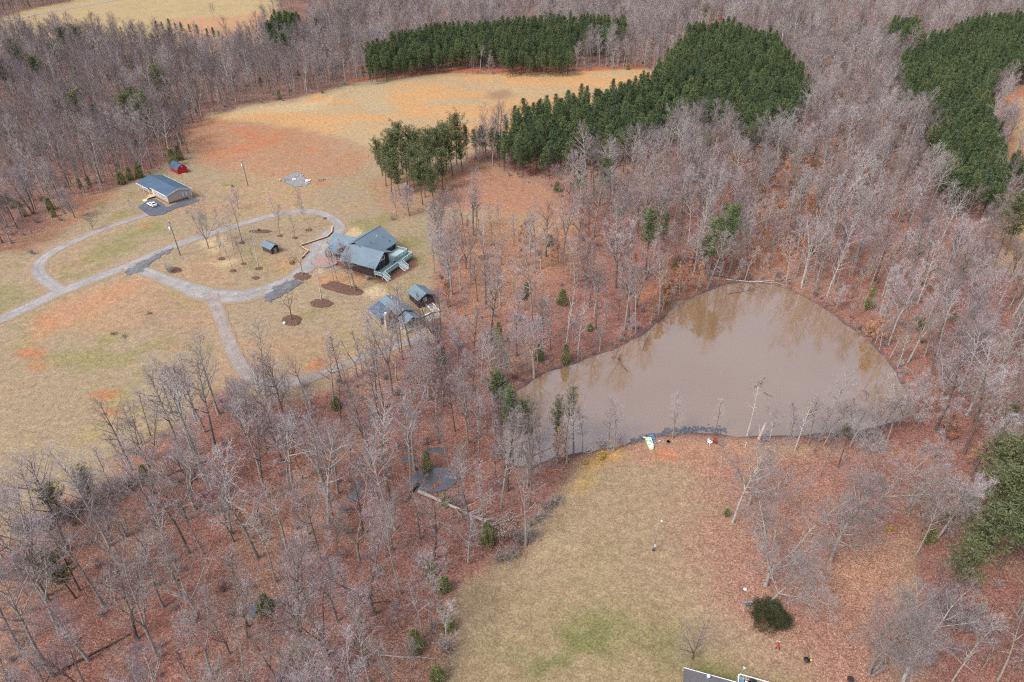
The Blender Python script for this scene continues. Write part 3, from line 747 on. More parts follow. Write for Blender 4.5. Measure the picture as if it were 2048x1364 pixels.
def twig_bush(seed, H, Rc, n=26, tw=.03, leafn=0):
    rng = random.Random(seed); T = Geo(); C = Geo(); N = Geo()
    for i in range(n):
        az = rng.uniform(0, 6.28); a = rng.uniform(.05, 1.0) * math.atan2(Rc, H); L = H * rng.uniform(.6, 1.05) / max(.5, math.cos(a))
        P = walk(rng, (math.cos(az) * Rc * .12, math.sin(az) * Rc * .12, -.1), unit((math.sin(a) * math.cos(az), math.sin(a) * math.sin(az), math.cos(a))), L, 4, .12, .02)
        T.tube(P, [.03, .025, .02, .014, .008], 3)
        for j in range(9):
            p, d = at_(P, rng.uniform(.2, .98)); Q = walk(rng, p, turn(d, rng.uniform(.4, .9), rng.uniform(0, 6.28)), L * rng.uniform(.2, .42), 3, .16, .03); C.slip(Q, tw, rng)
            for _ in range(2):
                p2, d2 = at_(Q, rng.uniform(.2, .95)); C.slip(walk(rng, p2, turn(d2, .7, rng.uniform(0, 6.28)), L * .16, 2, .15, .02), tw * .7, rng)
            for _ in range(leafn):
                p2, d2 = at_(Q, rng.random()); N.blade(p2, unit((rng.gauss(0, 1), rng.gauss(0, 1), rng.gauss(0, 1))), .2, .13, rng)
    return T, C, N

PROTO = {}
def add_proto(key, kind, T, C, N, mats, height, desc):
    """keeps the tree's part meshes, and one joined mesh for the far wood"""
    d = dict(kind=kind, H=height, desc=desc, parts=[])
    d['trunk'] = mesh_np(kind + '_trunk', T.v, T.f, T.c, [mats[0]], smooth_=True)
    # twigs (and needles or leaves) are the crown
    v = C.v + N.v; off = len(C.v); f = list(C.f) + [i + off for i in N.f]; c = C.c + N.c; mi = [0] * len(C.c) + [1] * len(N.c)
    d['crown'] = mesh_np(kind + '_crown', v, f, c, [mats[1], mats[2] if len(mats) > 2 else mats[1]], mi)
    o1 = len(T.v); vj = T.v + v; fj = list(T.f) + [i + o1 for i in f]; cj = T.c + c; mj = [0] * len(T.c) + [1 + k for k in mi]
    jm = mesh_np(kind + '_whole', vj, fj, cj, [mats[0], mats[1], mats[2] if len(mats) > 2 else mats[1]], mj)
    d['joined'] = bpy.data.objects.new('proto_' + key, jm)
    PROTO[key] = d
BT = ['bark', 'twig']
# forest trees: straight trunk, crown in the upper half
for i, (H, r, cb, Rc, nl, sp) in enumerate([(21, .27, .42, 4.6, 16, .50), (19, .22, .46, 3.9, 14, .42), (23, .30, .48, 5.0, 17, .46), (18, .19, .40, 3.4, 13, .50), (20, .23, .55, 4.2, 13, .40), (22, .26, .38, 4.2, 17, .44)]):
    add_proto('forest%d' % i, 'tall', *bare_tree(100 + i, H, r, cb, Rc * 1.3, nl + 2, spread=sp, kids=(6, 5, 2), lean=.05, up=.04, tw=.027), BT, H, 'tall straight-trunked')
# forked, broad crowns
for i, (H, r, cb, Rc, nl, fk, sp) in enumerate([(19, .34, .28, 6.0, 18, 3, .55), (20, .30, .36, 5.2, 17, 2, .42), (17, .30, .22, 6.0, 20, 4, .62), (22, .36, .34, 6.2, 19, 3, .45)]):
    add_proto('fork%d' % i, 'forked', *bare_tree(200 + i, H, r * .85, cb, Rc * 1.25, int(nl * 1.9), fork=fk, spread=sp, kids=(7, 5, 3), tw=.027), BT, H, 'broad forked')
# slim saplings
for i, (H, r, cb, Rc, nl) in enumerate([(10, .09, .30, 2.2, 11), (12, .11, .38, 2.4, 11), (8, .08, .22, 2.2, 10)]):
    add_proto('slim%d' % i, 'slim', *bare_tree(300 + i, H, r, cb, Rc, nl, spread=.42, kids=(6, 5, 3), tw=.024), BT, H, 'slim young')
# rounded small yard trees and a multi-stemmed one
add_proto('round0', 'round', *bare_tree(401, 9.5, .17, .16, 4.2, 22, fork=4, spread=.75, kids=(8, 6, 3), tw=.024, up=.05), BT, 9.5, 'small round-crowned')
add_proto('round1', 'round', *bare_tree(402, 13, .17, .20, 4.6, 34, spread=.46, kids=(8, 7, 3), tw=.024), BT, 13, 'dense egg-crowned')
add_proto('multi0', 'multi', *bare_tree(403, 19, .20, .3, 5.6, 15, spread=.5, trunks=4, kids=(8, 6, 3), tw=.024), BT, 19, 'many-stemmed')
add_proto('broad0', 'forked', *bare_tree(411, 19, .26, .20, 7.5, 44, fork=4, spread=.62, kids=(8, 7, 4), tw=.028, up=.05), BT, 19, 'broad fan-crowned')
add_proto('broad1', 'forked', *bare_tree(412, 17, .24, .28, 7.0, 40, fork=3, spread=.70, kids=(8, 7, 4), tw=.028, up=.04), BT, 17, 'broad fan-crowned')
add_proto('sparse0', 'sparse', *bare_tree(404, 12, .17, .35, 3.6, 8, fork=3, spread=.6, kids=(4, 4, 2)), BT, 12, 'sparse few-limbed')
add_proto('sparse1', 'sparse', *bare_tree(405, 16, .19, .45, 3.0, 9, spread=.5, kids=(4, 4, 2)), BT, 16, 'sparse straight')
RM = ['bark', 'twig', 'russet_leaves']
for i, (H, r, Rc, nl) in enumerate([(10, .12, 2.6, 13), (8, .10, 2.6, 12), (13, .14, 3.0, 14)]):
    add_proto('russet%d' % i, 'russet', *bare_tree(500 + i, H, r, .22, Rc, nl, spread=.5, kids=(6, 5, 1), leafn=7), RM, H, 'russet-leaved')
PM = ['pine_bark', 'pine_bark', 'loblolly_needles']
for i, (H, Rc, wh, cb) in enumerate([(15, 2.5, 11, .42), (16.5, 2.4, 11, .46), (14, 2.4, 10, .38), (13, 2.1, 10, .4)]):
    add_proto('lob%d' % i, 'loblolly', *pine(600 + i, H, .15, cb, Rc, wh, 6, 'cone', 11, .62, .15, clump=.9), PM, H, 'conical dark green')
VM = ['pine_bark', 'pine_bark', 'virginia_needles']
for i, (H, Rc, wh, cb) in enumerate([(17, 4.9, 9, .44), (15, 4.5, 8, .38), (19, 5.1, 9, .48)]):
    add_proto('vir%d' % i, 'virginia', *pine(700 + i, H, .19, cb, Rc, wh, 6, 'open', 16, .66, .15, clump=1.3), VM, H, 'open-crowned olive green')
GM = ['pine_bark', 'pine_bark', 'loblolly_needles']
for i, (H, Rc, wh, cb) in enumerate([(20, 3.0, 11, .55), (15, 2.6, 9, .45)]):
    add_proto('gpine%d' % i, 'greenpine', *pine(750 + i, H, .2, cb, Rc, wh, 5, 'open', 15, .62, .14, clump=1.0), GM, H, 'tall open-crowned dark green')
CM = ['pine_bark', 'pine_bark', 'cedar_needles']
for i, (H, Rc, n) in enumerate([(6, 1.7, 2600), (4, 1.4, 1700), (7.5, 1.6, 2600)]):
    add_proto('cedar%d' % i, 'cedar', *bushy(800 + i, H, Rc, n, .34, .12), CM, H, 'bushy green')
add_proto('thicket0', 'thicket', *twig_bush(850, 2.8, 2.0, 30), BT, 2.8, 'low twiggy')
add_proto('thicket1', 'thicket', *twig_bush(851, 1.8, 1.6, 24), BT, 1.8, 'low twiggy')

def put_tree(key, loc, rz, s, name, label, cat='tree', group=None, tilt=(0, 0), mats=None):
    pr = PROTO[key]
    e = bpy.data.objects.new(name, None); e.empty_display_size = .3; COL.objects.link(e)
    e.location = loc; e.rotation_euler = (tilt[0], tilt[1], rz); e.scale = s if isinstance(s, tuple) else (s, s, s)
    tag(e, label, cat, group)
    for part in ('trunk', 'crown'):
        me = pr[part]
        if mats:
            kk = (me.name, mats)
            if kk not in _vm:
                m2 = me.copy(); 
                for j in range(len(m2.materials)): m2.materials[j] = MATS[mats[min(j + (0 if part == 'trunk' else 1), len(mats) - 1)]]
                _vm[kk] = m2
            me = _vm[kk]
        o = bpy.data.objects.new(part, me); o.parent = e; COL.objects.link(o)
    return e
_vm = {}

# ------------------------------------------------------------------ yard and landmark trees, each placed by hand (pixel of the trunk's foot)
FIX = []   # feet already taken
def yard(px, py, key, h, name, label, cat='tree', group=None, rz=None, tilt=(0, 0), mats=None, wide=1.):
    x, y, z = gp(px, py); s = h / PROTO[key]['H']; FIX.append((x, y, 2.2 if h > 6 else 1.2))
    rr = random.Random(int(px * 7 + py)); rz = rr.uniform(0, 6.28) if rz is None else rz
    return put_tree(key, (x, y, z), rz, (s * wide, s * wide, s), name, label, cat, group, tilt, mats)
GY = 'bare trees in the yard of the brown house'
Y = [ # px, py, prototype, height, label
 (417,497,'broad0',17,'largest bare spreading tree beside the gravel drive, right of the utility pole'),
 (443,517,'slim0',9,'thin bare tree on mulch just right of the big spreading tree'),
 (466,541,'slim1',11,'bare forked young tree, leftmost in the mulched yard rings'),
 (468,506,'forest3',15,'tall slender bare tree at the drive edge above the mulch rings'),
 (484,483,'forest1',16,'tall bare tree straddling the gravel drive left of the small dark shed'),
 (487,527,'slim1',9,'thin bare tree on a small mulch ring left of the small dark shed'),
 (511,555,'slim0',9,'small leaning bare tree on the lowest mulch ring left of the drive'),
 (517,535,'sparse1',15,'twin-stemmed bare tree on a mulch ring below the small dark shed'),
 (548,432,'slim2',7,'small bare tree at the far edge of the gravel drive'),
 (560,470,'slim1',11,'bare tree on a mulch ring above the small dark shed'),
 (617,459,'forest3',15,'tall bare tree by the bend of the gravel drive'),
 (609,441,'slim0',9,'thin bare tree just behind the tall one at the drive bend'),
 (590,475,'slim2',8,'thin bare tree between the small dark shed and the brick wall'),
 (605,550,'sparse0',13,'dark-trunked bare tree with a pruned fork beside the house drive'),
 (643,601,'sparse1',15,'bare tree standing in the small oval mulch bed'),
 (584,641,'sparse0',12,'bare tree with crooked limb in the round mulch bed near the dark parking patch'),
 (668,563,'slim1',12,'thin bare tree at the left end of the long mulch bed'),
 (675,565,'slim0',11,'second thin bare tree at the left end of the long mulch bed'),
 (702,577,'slim1',13,'thin dark-trunked bare tree near the right end of the long mulch bed'),
 (710,583,'fork1',17,'tallest bare tree in the long mulch bed, in front of the brown house'),
 (664,525,'slim2',8,'small bare tree beside the round brick patio'),
 (477,418,'round0',8,'small round bare tree beyond the gravel drive, right of the tan house'),
 (470,395,'slim2',6,'little bare tree behind the round one, right of the tan house'),
 (150,436,'round1',11,'bare pinkish egg-shaped tree at the wood edge left of the tan house'),
 (186,460,'round0',7,'small bare pale tree on the grass above the loop drive'),
 (268,428,'slim2',6,'small bare tree on clay left of the dark asphalt apron'),
 (66,508,'thicket0',2.6,'tiny leafless shrub on the grass left of the drive loop'),
 (340,545,'thicket0',3.2,'small leafless shrub tree on mulch where the drives fork'),
 (819,432,'round1',11,'dense bare round tree standing in front of the olive pines'),
 (793,433,'fork1',12,'bare tree just left of the round one in front of the pines'),
 (877,478,'round1',13,'bare upright tree on a mulch ring right of the brown house'),
 (967,513,'forest3',14,'bare tree on a dark mulch ring on the leafy slope'),
 (940,500,'slim1',12,'left neighbour of the bare tree on the slope mulch ring'),
 (985,490,'forest1',15,'bare tree in the row across the leafy slope, left of the rust-coloured one'),
 (1000,470,'slim1',12,'thin bare tree just left of the rust-coloured tree'),
 (1028,492,'slim0',12,'very thin bare tree beside the rust-coloured tree'),
 (1345,876,'fork1',12,'bare forked tree on the near pond bank beside the beached boats'),
 (1495,872,'sparse1',17,'tall thin bare tree on the near pond bank with a ragged base'),
 (1540,876,'sparse0',10,'small crooked bare tree right of the tall one on the pond bank'),
 (1217,884,'forest3',11,'pale bare tree on the near pond bank left of the boats'),
 (1165,903,'slim1',12,'thin bare tree on the near pond bank, left of the pale one'),
 (1465,1045,'forest0',19,'tall bare tree at the leafy edge of the lawn below the chairs'),
 (1497,1010,'broad0',16,'bare tree with many upright limbs behind the tall one at the lawn edge'),
 (1531,1172,'broad0',20,'broad bare tree with the widest grey crown on the right of the lawn'),
 (1537,1212,'broad1',14,'bare tree rising directly behind the round evergreen bush'),
 (1661,1123,'round1',20,'bare tree with dense lavender egg-shaped crown in the leafy clearing'),
 (1737,1030,'broad1',20,'leaning bare tree with wide crown above the leafy clearing'),
 (1742,1346,'multi0',21,'many-stemmed bare tree near the lower right corner of the lawn'),
 (1800,1375,'broad1',17,'bare tree right of the many-stemmed one near the bottom edge'),
 (1640,952,'slim1',13,'slim bare tree below the pond corner on red leaves'),
 (1676,936,'sparse1',14,'sparse bare tree between the pond corner and the leafy clearing'),
 (1385,1318,'fork2',8.5,'small pale spreading bare tree on green grass above the grey roof'),
 (428,40,'fork1',14,'lone bare forked tree on the clay patch of the far upper left field'),
 (1590,900,'forest3',14,'bare tree on the bank below the pond, left of three near its right end'),
 (1628,905,'fork1',14,'forked bare tree at the lower right pond bank, right of the slimmer one'),
 (1700,893,'broad1',14,'wide bare tree against the water at the lower right pond corner'),
 (1775,880,'fork3',15,'bare tree overhanging the lower right corner of the pond'),
 (1798,850,'broad0',15,'wide bare tree at the right end of the pond'),
 (1440,945,'slim1',10,'thin bare tree above the two tall ones at the lawn edge'),
 (895,1305,'thicket0',3.6,'pale round leafless bush at the left edge of the lawn'),
 (1240,885,'thicket1',3.0,'reddish leafless bush on the near pond bank left of the boats'),
 (1205,893,'thicket1',2.6,'leafless bush at the foot of the pale pond-bank tree'),
 (785,440,'thicket0',2.4,'leafless brush at the left foot of the pine group'),
]
for px, py, key, h, lab in Y:
    isb = key.startswith('thicket')
    yard(px, py, key, h, 'leafless_shrub' if isb else 'bare_tree', lab, 'shrub' if isb else 'tree', mats=('bark', 'twig_grey') if py > 880 and px > 1380 else None, wide=1.22 if key in ('broad0', 'broad1') and py > 880 else 1.25 if key == 'round1' else 1.)
yard(1049,488,'russet0',9,'rust_colored_tree','only tree with full rust-red foliage, on the leafy slope right of the brown house', mats=('bark','twig','russet_leaves'))
# the group of olive pines behind the yard
vp = [(772,372,'vir1',15),(790,362,'vir0',17),(783,385,'vir1',14),(806,350,'vir2',18),(815,372,'vir0',15),(830,385,'vir1',15),(838,360,'vir0',17),(850,395,'vir0',15),(856,372,'vir2',17),(862,345,'vir0',15),
      (876,362,'vir2',18),(886,380,'vir1',14),(893,345,'vir0',17),(905,352,'vir1',16),(914,330,'vir2',18),(925,345,'vir1',14),(845,410,'vir0',15),(868,412,'vir1',13),(826,345,'vir1',15),(765,352,'vir1',13),(800,392,'vir1',12)]
vp.sort(key=lambda t: t[0])
for k, (a, b, c, h) in enumerate(vp):
    o_ = ['first','second','third','fourth','fifth','sixth','seventh','eighth','ninth','tenth','eleventh','twelfth','thirteenth','fourteenth','fifteenth','sixteenth','seventeenth','eighteenth','nineteenth','twentieth','last'][k]
    yard(a, b, c, h * 1.18, 'olive_pine', 'olive pine, %s trunk from the left in the group beyond the brown house' % o_, 'tree', 'olive pines grouped beyond the yard', wide=1.0)
gpz = [(932,322,'lob1',15,'dark pine first right of the olive pine group',1.1),(952,318,'lob0',13,'dark pine second right of the olive pine group',1.2),(968,326,'lob1',16,'dark pine third right of the olive pine group',1.1),(985,318,'lob2',14,'dark pine fourth right of the olive pine group',1.2),(998,334,'lob1',15,'dark pine nearest the left tip of the middle plantation',1.1),
 (1198,412,'gpine1',19,'broad dark pine rising above the bare trees right of the leafy clearing',1.3),(1290,560,'gpine0',23,'leftmost tall dark pine on the wooded slope above the pond',1.3),(1322,500,'gpine1',14,'slim dark pine right of the tall slope pine above the pond',.8),
  (1440,556,'gpine0',24,'tall dark pine nearest the far pond tip',1.3),(1415,560,'gpine1',21,'shorter dark pine just left of the tall one by the far pond tip',1.2),(1402,545,'vir1',13,'thin pine leftmost of the three by the far pond tip',.8),
  (893,752,'gpine1',9,'lone small bright green pine in the leafy wood below the workshop',1.1),(1026,925,'gpine0',19,'olive pine leftmost at the lower left corner of the pond',1.1),(1060,912,'vir1',15,'olive pine second from left at the lower left corner of the pond',.75),(1130,903,'gpine0',18,'slim olive pine standing at the near pond edge',.75),
  (1112,900,'vir1',14,'slim olive pine just left of another at the near pond edge',.6),(1735,618,'cedar2',8,'narrow green cedar on the slope right of the pond tip',.8),(1050,620,'vir1',9,'small olive pine on the slope between house and pond',.7)]
for a, b, c, h, lab, w in gpz: yard(a, b, c, h, 'pine_tree', lab, 'tree', wide=w)
vpr = [(1960,1075,'vir2',18),(2010,1060,'vir0',19),(1935,1130,'vir1',16),(1995,1140,'vir2',19),(2050,1120,'vir2',20),(1965,1010,'vir0',17),(2040,1020,'vir1',16),(2080,1180,'vir0',18),(1900,1190,'vir1',12),(2035,960,'vir0',14),(2060,1330,'vir1',15),(2110,1060,'vir2',18)]
for k, (a, b, c, h) in enumerate(sorted(vpr, key=lambda t: t[0])):
    yard(a, b, c, h, 'olive_pine', 'spreading olive pine at the right edge, %s from the left in its group' % ['first','second','third','fourth','fifth','sixth','seventh','eighth','ninth','tenth','eleventh','twelfth'][k], 'tree', 'olive pines at the right edge', wide=1.25)
for k, (a, b, h) in enumerate([(318,74,12),(330,70,10),(345,72,13),(356,70,9),(368,76,12),(384,78,11),(400,82,12),(418,84,10),(432,88,12),(440,84,8)]):
    yard(a, b, 'lob%d' % (k % 4), h, 'pine_tree', 'young pine, %s from the left along the edge of the far upper left field' % ['first','second','third','fourth','fifth','sixth','seventh','eighth','ninth','tenth'][k], 'tree', 'young pines along the far upper left field')
for a, b, c, h, lab in [(832,1300,'cedar0',5.2,'tallest bushy cedar at the lower left edge of the lawn'),(898,1258,'cedar1',3.2,'small round cedar on the lawn edge right of the tallest one'),(875,1360,'cedar1',3.5,'small cedar at the bottom edge left of the lawn'),
   (892,1010,'cedar1',3.4,'small bright cedar above the fallen tree by the small pool'),(855,940,'cedar2',5.5,'narrow cedar just behind the small dark pool'),(975,1085,'cedar0',5.5,'grey green bush where the fallen tree meets the lawn'),
   (888,1180,'cedar1',3.6,'small cedar in the wood left of the lawn edge'),(862,1150,'cedar2',4.6,'slim cedar in the wood left of the lawn edge'),(348,332,'cedar0',7.5,'rounded dark evergreen behind the red barn'),(360,320,'cedar0',6.5,'dark evergreen right behind the red barn roof'),
   (262,360,'cedar0',5.5,'leftmost dark evergreen bush on the wood edge behind the tan house'),(280,355,'cedar1',5,'dark evergreen bush at the wood edge, between another and the red barn'),(245,368,'cedar1',5,'low dark evergreen at the wood edge left of the tan house'),
   (165,393,'gpine1',7,'small pine left of the tan house, leftmost of two'),(188,388,'gpine1',7,'small pine left of the tan house, nearer the house'),(103,420,'cedar0',4.5,'green bush at the wood edge left of the bare pinkish tree'),
   (130,1045,'vir1',11,'flat-topped green pine above the brush at the lower left field edge'),(190,1010,'vir1',9,'smaller green pine right of the flat-topped one at the field edge'),(1315,155,'cedar0',7,'yellow green bush at the far right end of the golden field'),
   (1890,1045,'cedar1',3.2,'low evergreen left of the olive pines on the right'),(1855,1085,'cedar0',4.2,'bushy evergreen at the left foot of the olive pine group on the right'),(690,1410,'cedar1',3.5,'small cedar in the wood at the bottom edge')]:
    yard(a, b, c, h, 'pine_tree' if c[0] in 'gv' else 'evergreen_bush', lab, 'tree' if c[0] in 'gv' else 'bush')
for a, b, h, lab in [(1760,905,4,'thick leafless brush at the lower right corner of the pond'),(150,1050,3.2,'grey tangled brush at the lower left field edge, left clump'),(100,1060,3.2,'grey tangled brush at the left end of the field edge'),(205,1035,3,'grey tangled brush at the field edge below the small pines'),
     (1900,1225,4.2,'tangled grey brush under the olive pines on the right'),(1960,1240,4,'tangled grey brush right of another under the olive pines')]:
    yard(a, b, 'thicket0', h, 'brush_clump', lab, 'brush')

rb = random.Random(77); brn = 0
for a, b, n_, where in ((40,1062,7,'the left end of the field edge'),(120,1035,6,'the lower left field edge'),(215,990,5,'the field edge near the small pines'),(1000,1125,6,'the lawn edge below the fallen tree'),(1065,1045,5,'the lawn edge above the fallen tree'),(1880,1240,6,'the wood edge right of the lawn'),(1700,872,5,'the lower right pond bank')):
    for k in range(n_):
        yard(a + k * 14 + rb.uniform(-5, 5), b - (k * 5 if b < 1100 and a < 300 else -k * 3 * (a > 1500) + k * 11 * (900 < a < 1200)) + rb.uniform(-6, 6), 'thicket%d' % (k % 2), rb.uniform(1.8, 3.2), 'brush_clump', 'grey brush clump, %s from the left at %s' % (ORD0[k], where), 'brush', 'brush clumps along ' + where, wide=rb.uniform(1., 1.4))

# ------------------------------------------------------------------ the woods
rs = np.random.RandomState(11)
def jitter_grid(x0, x1, y0, y1, s, j=.46):
    X, Y = np.meshgrid(np.arange(x0, x1, s), np.arange(y0, y1, s)); X = X.ravel() + rs.uniform(-j, j, X.size) * s; Y = Y.ravel() + rs.uniform(-j, j, Y.size) * s
    return X, Y
def sdmin(X, Y, polys): return np.min([seg_sd(X, Y, P) for P in polys], 0)
def wood_ok(X, Y, edge=0.):
    ok = np.ones(len(X), bool)
    jj = (fbm(X, Y, 12, 91, 2) - .5) * 5
    for P in (OPEN_A, OPEN_B, OPEN_C, OPEN_C2, OPEN_D): ok &= seg_sd(X, Y, P) + jj > edge
    ok &= seg_sd(X, Y, POND) > .9; ok &= seg_sd(X, Y, pool) > 1.
    for k, L in ROADLINES.items(): ok &= line_d(X, Y, L) > 2.6
    ok &= np.hypot(X + 32, Y - 166) > 11
    for fx, fy, fr in FIX: ok &= np.hypot(X - fx, Y - fy) > fr
    return ok
def in_view(X, Y, Z, m=90):
    px, py = proj(X, Y, Z); qx, qy = proj(X, Y, Z + 20)
    return (Y > 12) & (np.minimum(px, qx) < 2048 + m) & (np.maximum(px, qx) > -m) & (np.minimum(py, qy) < 1364 + m) & (np.maximum(py, qy) > -60)
def wedge(X, Y): return (np.abs(X) < .80 * Y + 45) & (Y > 25)
SLOPE = gpoly([(880,520),(900,430),(1000,420),(1130,430),(1250,470),(1330,590),(1290,660),(1060,740),(960,760),(860,680)])     # open wood above the pond
SPARSE_R = gpoly([(1500,890),(1860,860),(1880,980),(1800,1080),(1840,1250),(1830,1400),(1600,1400),(1560,1100)])
pine_sd = lambda X, Y: sdmin(X, Y, PINES)
# 1 plantation pines
X, Yc = jitter_grid(-420, 480, 230, 620, 3.9, .45); k = (pine_sd(X, Yc) + (fbm(X, Yc, 10, 3, 2) - .5) * 7 < 0); PX, PY = X[k], Yc[k]
# 2 bare trees
BX, BY = [], []
for s_, y0, y1 in ((6.4, 25, 150), (6.2, 150, 330), (7.0, 330, 900)):
    X, Yc = jitter_grid(-720, 720, y0, y1, s_); k = wedge(X, Yc); X, Yc = X[k], Yc[k]
    k = wood_ok(X, Yc) & (pine_sd(X, Yc) > 2) & (fbm(X, Yc, 30, 55, 3) > .33 - .1 * (Yc < 150)); BX.append(X[k]); BY.append(Yc[k])
BX = np.concatenate(BX); BY = np.concatenate(BY)
slope_in = seg_sd(BX, BY, SLOPE) < 0; BK = ~(slope_in & (rs.rand(len(BX)) < .5))
BX, BY = BX[BK], BY[BK]
# a few trees in the leafy clearing on the right
# 3 understory: saplings, thickets, russet trees
X, Yc = jitter_grid(-720, 720, 25, 620, 6.5); k = wedge(X, Yc); X, Yc = X[k], Yc[k]; k = wood_ok(X, Yc, -1.5) & (pine_sd(X, Yc) > 0); UX, UY = X[k], Yc[k]
Xb, Yb = jitter_grid(-20, 130, 100, 210, 2.6); kb = (np.abs(seg_sd(Xb, Yb, POND) - 2.2) < 1.6) & wood_ok(Xb, Yb, 0) & ~((Yb < 130) & (Xb > 12) & (Xb < 62)); UX = np.r_[UX, Xb[kb]]; UY = np.r_[UY, Yb[kb]]
RX, RY = [], []
rden = mask(UX, UY, RUSSET, 6, 8); pr_ = rs.rand(len(UX)); isr = pr_ < .035 + .75 * rden
RX, RY = UX[isr], UY[isr]; UX, UY = UX[~isr], UY[~isr]; pr_ = rs.rand(len(UX))
isc = (pr_ < .045) & ~((UY < 131) & (UX > 5) & (UX < 70)); CXs, CYs = UX[isc], UY[isc]
ist = (pr_ > .45); TX, TY = UX[ist], UY[ist]; iss = (~isc) & (~ist); SX, SY = UX[iss], UY[iss]
# scattered big pines in the far left wood
ev = [(20,160),(60,130),(135,85),(125,120),(170,80),(90,150),(320,190),(335,180),(285,225),(300,240),(165,235),(40,110),(560,60),(590,50),(575,95),(640,60),(700,40),(300,255),(270,240),(2010,480)]

ORD = ['first','second','third','fourth','fifth','sixth','seventh','eighth','ninth','tenth','eleventh','twelfth','thirteenth','fourteenth','fifteenth','sixteenth','seventeenth','eighteenth','nineteenth','twentieth',
       'twenty-first','twenty-second','twenty-third','twenty-fourth','twenty-fifth','twenty-sixth','twenty-seventh','twenty-eighth','twenty-ninth','thirtieth','thirty-first','thirty-second','thirty-third','thirty-fourth','thirty-fifth','thirty-sixth','thirty-seventh','thirty-eighth','thirty-ninth','fortieth']
def region(px, py):
    if py > 1130 and px < 900: return 'lower left wood'
    if py > 930 and px < 1120: return 'wood left of lawn'
    if py > 690 and px < 1050: return 'wood below workshop'
    if px < 1340 and 400 < py: return 'slope above pond'
    if py > 860 and px > 1780: return 'wood right of lawn'
    if py > 860: return 'bank below pond'
    if px > 1500 and py > 600: return 'wood right of pond'
    if px > 1340 and py > 400: return 'wood beyond pond'
    if px > 1000 and py > 200: return 'wood between pines and pond'
    if px < 700: return 'wood beyond tan house'
    return 'far wood'
def place_kind(X, Y, keys, sizes, nbest, name, noun, cat, group, stuffname, stufflabel, seed, wide=(.85, 1.15), kk=None, lim=None):
    """the largest in view become individual trees, the rest one instanced stand"""
    r = np.random.RandomState(seed); Z = hgt(X, Y) - .1; v = in_view(X, Y, Z); X, Y, Z = X[v], Y[v], Z[v]; n = len(X)
    if kk is None: kk = r.choice(len(keys), n, p=np.array(sizes[0]) / sum(sizes[0]))
    else: kk = kk[v]
    sc_ = r.uniform(sizes[1][0], sizes[1][1], n); rz = r.uniform(0, 6.283, n); tl = r.normal(0, .035, (n, 2))
    Hs = np.array([PROTO[k]['H'] for k in keys])[kk] * sc_
    px, py = proj(X, Y, Z); qx, qy = proj(X, Y, Z + Hs)
    def clipd(ax, ay, bx, by):
        ax, bx = np.clip(ax, 0, 2048), np.clip(bx, 0, 2048); ay, by = np.clip(ay, 0, 1364), np.clip(by, 0, 1364); return np.hypot(ax - bx, ay - by)
    size = clipd(px, py, qx, qy)
    base_in = (px > 4) & (px < 2044) & (py > 4) & (py < 1400)
    top_in = (qx > 4) & (qx < 2044) & (qy > 4) & (qy < 1360)
    order = np.argsort(-(size * (base_in | top_in)))
    ind = order[:nbest]; rest = order[nbest:]
    rows = {}
    for i in ind: rows.setdefault(region(px[i], py[i]), []).append(i)
    for rg, L in rows.items():
        L.sort(key=lambda i: -py[i]); nr = max(1, int(math.sqrt(len(L) / 2.2))); per = math.ceil(len(L) / nr)
        for a in range(nr):
            row = sorted(L[a * per:(a + 1) * per], key=lambda i: px[i])
            for b, i in enumerate(row):
                pt = PROTO[keys[kk[i]]]; rowt = 'front' if a == 0 else ORD[a]
                lab = '%s %s, %s from left, %s row, %s' % (pt['desc'], noun, ORD[min(b, 39)], rowt, rg)
                w = r.uniform(*wide)
                put_tree(keys[kk[i]], (X[i], Y[i], Z[i]), rz[i], (sc_[i] * w, sc_[i] * w, sc_[i]), name, lab, cat, group + ' in ' + rg, tuple(tl[i]))
    if len(rest) and name == 'bare_tree':   # darker twig copies, mostly west, paint that wood's deeper shading into the colour
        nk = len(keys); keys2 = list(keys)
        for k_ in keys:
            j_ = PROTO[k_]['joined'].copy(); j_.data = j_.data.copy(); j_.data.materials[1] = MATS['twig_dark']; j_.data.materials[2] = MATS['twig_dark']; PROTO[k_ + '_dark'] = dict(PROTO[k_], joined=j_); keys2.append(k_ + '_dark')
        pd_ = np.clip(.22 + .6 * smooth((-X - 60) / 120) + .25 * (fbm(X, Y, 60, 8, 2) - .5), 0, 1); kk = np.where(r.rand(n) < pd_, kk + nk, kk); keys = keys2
    if len(rest): stand(stuffname, stufflabel, X[rest], Y[rest], Z[rest], kk[rest], keys, sc_[rest], rz[rest], cat)
    print(name, n, len(ind), len(rest))
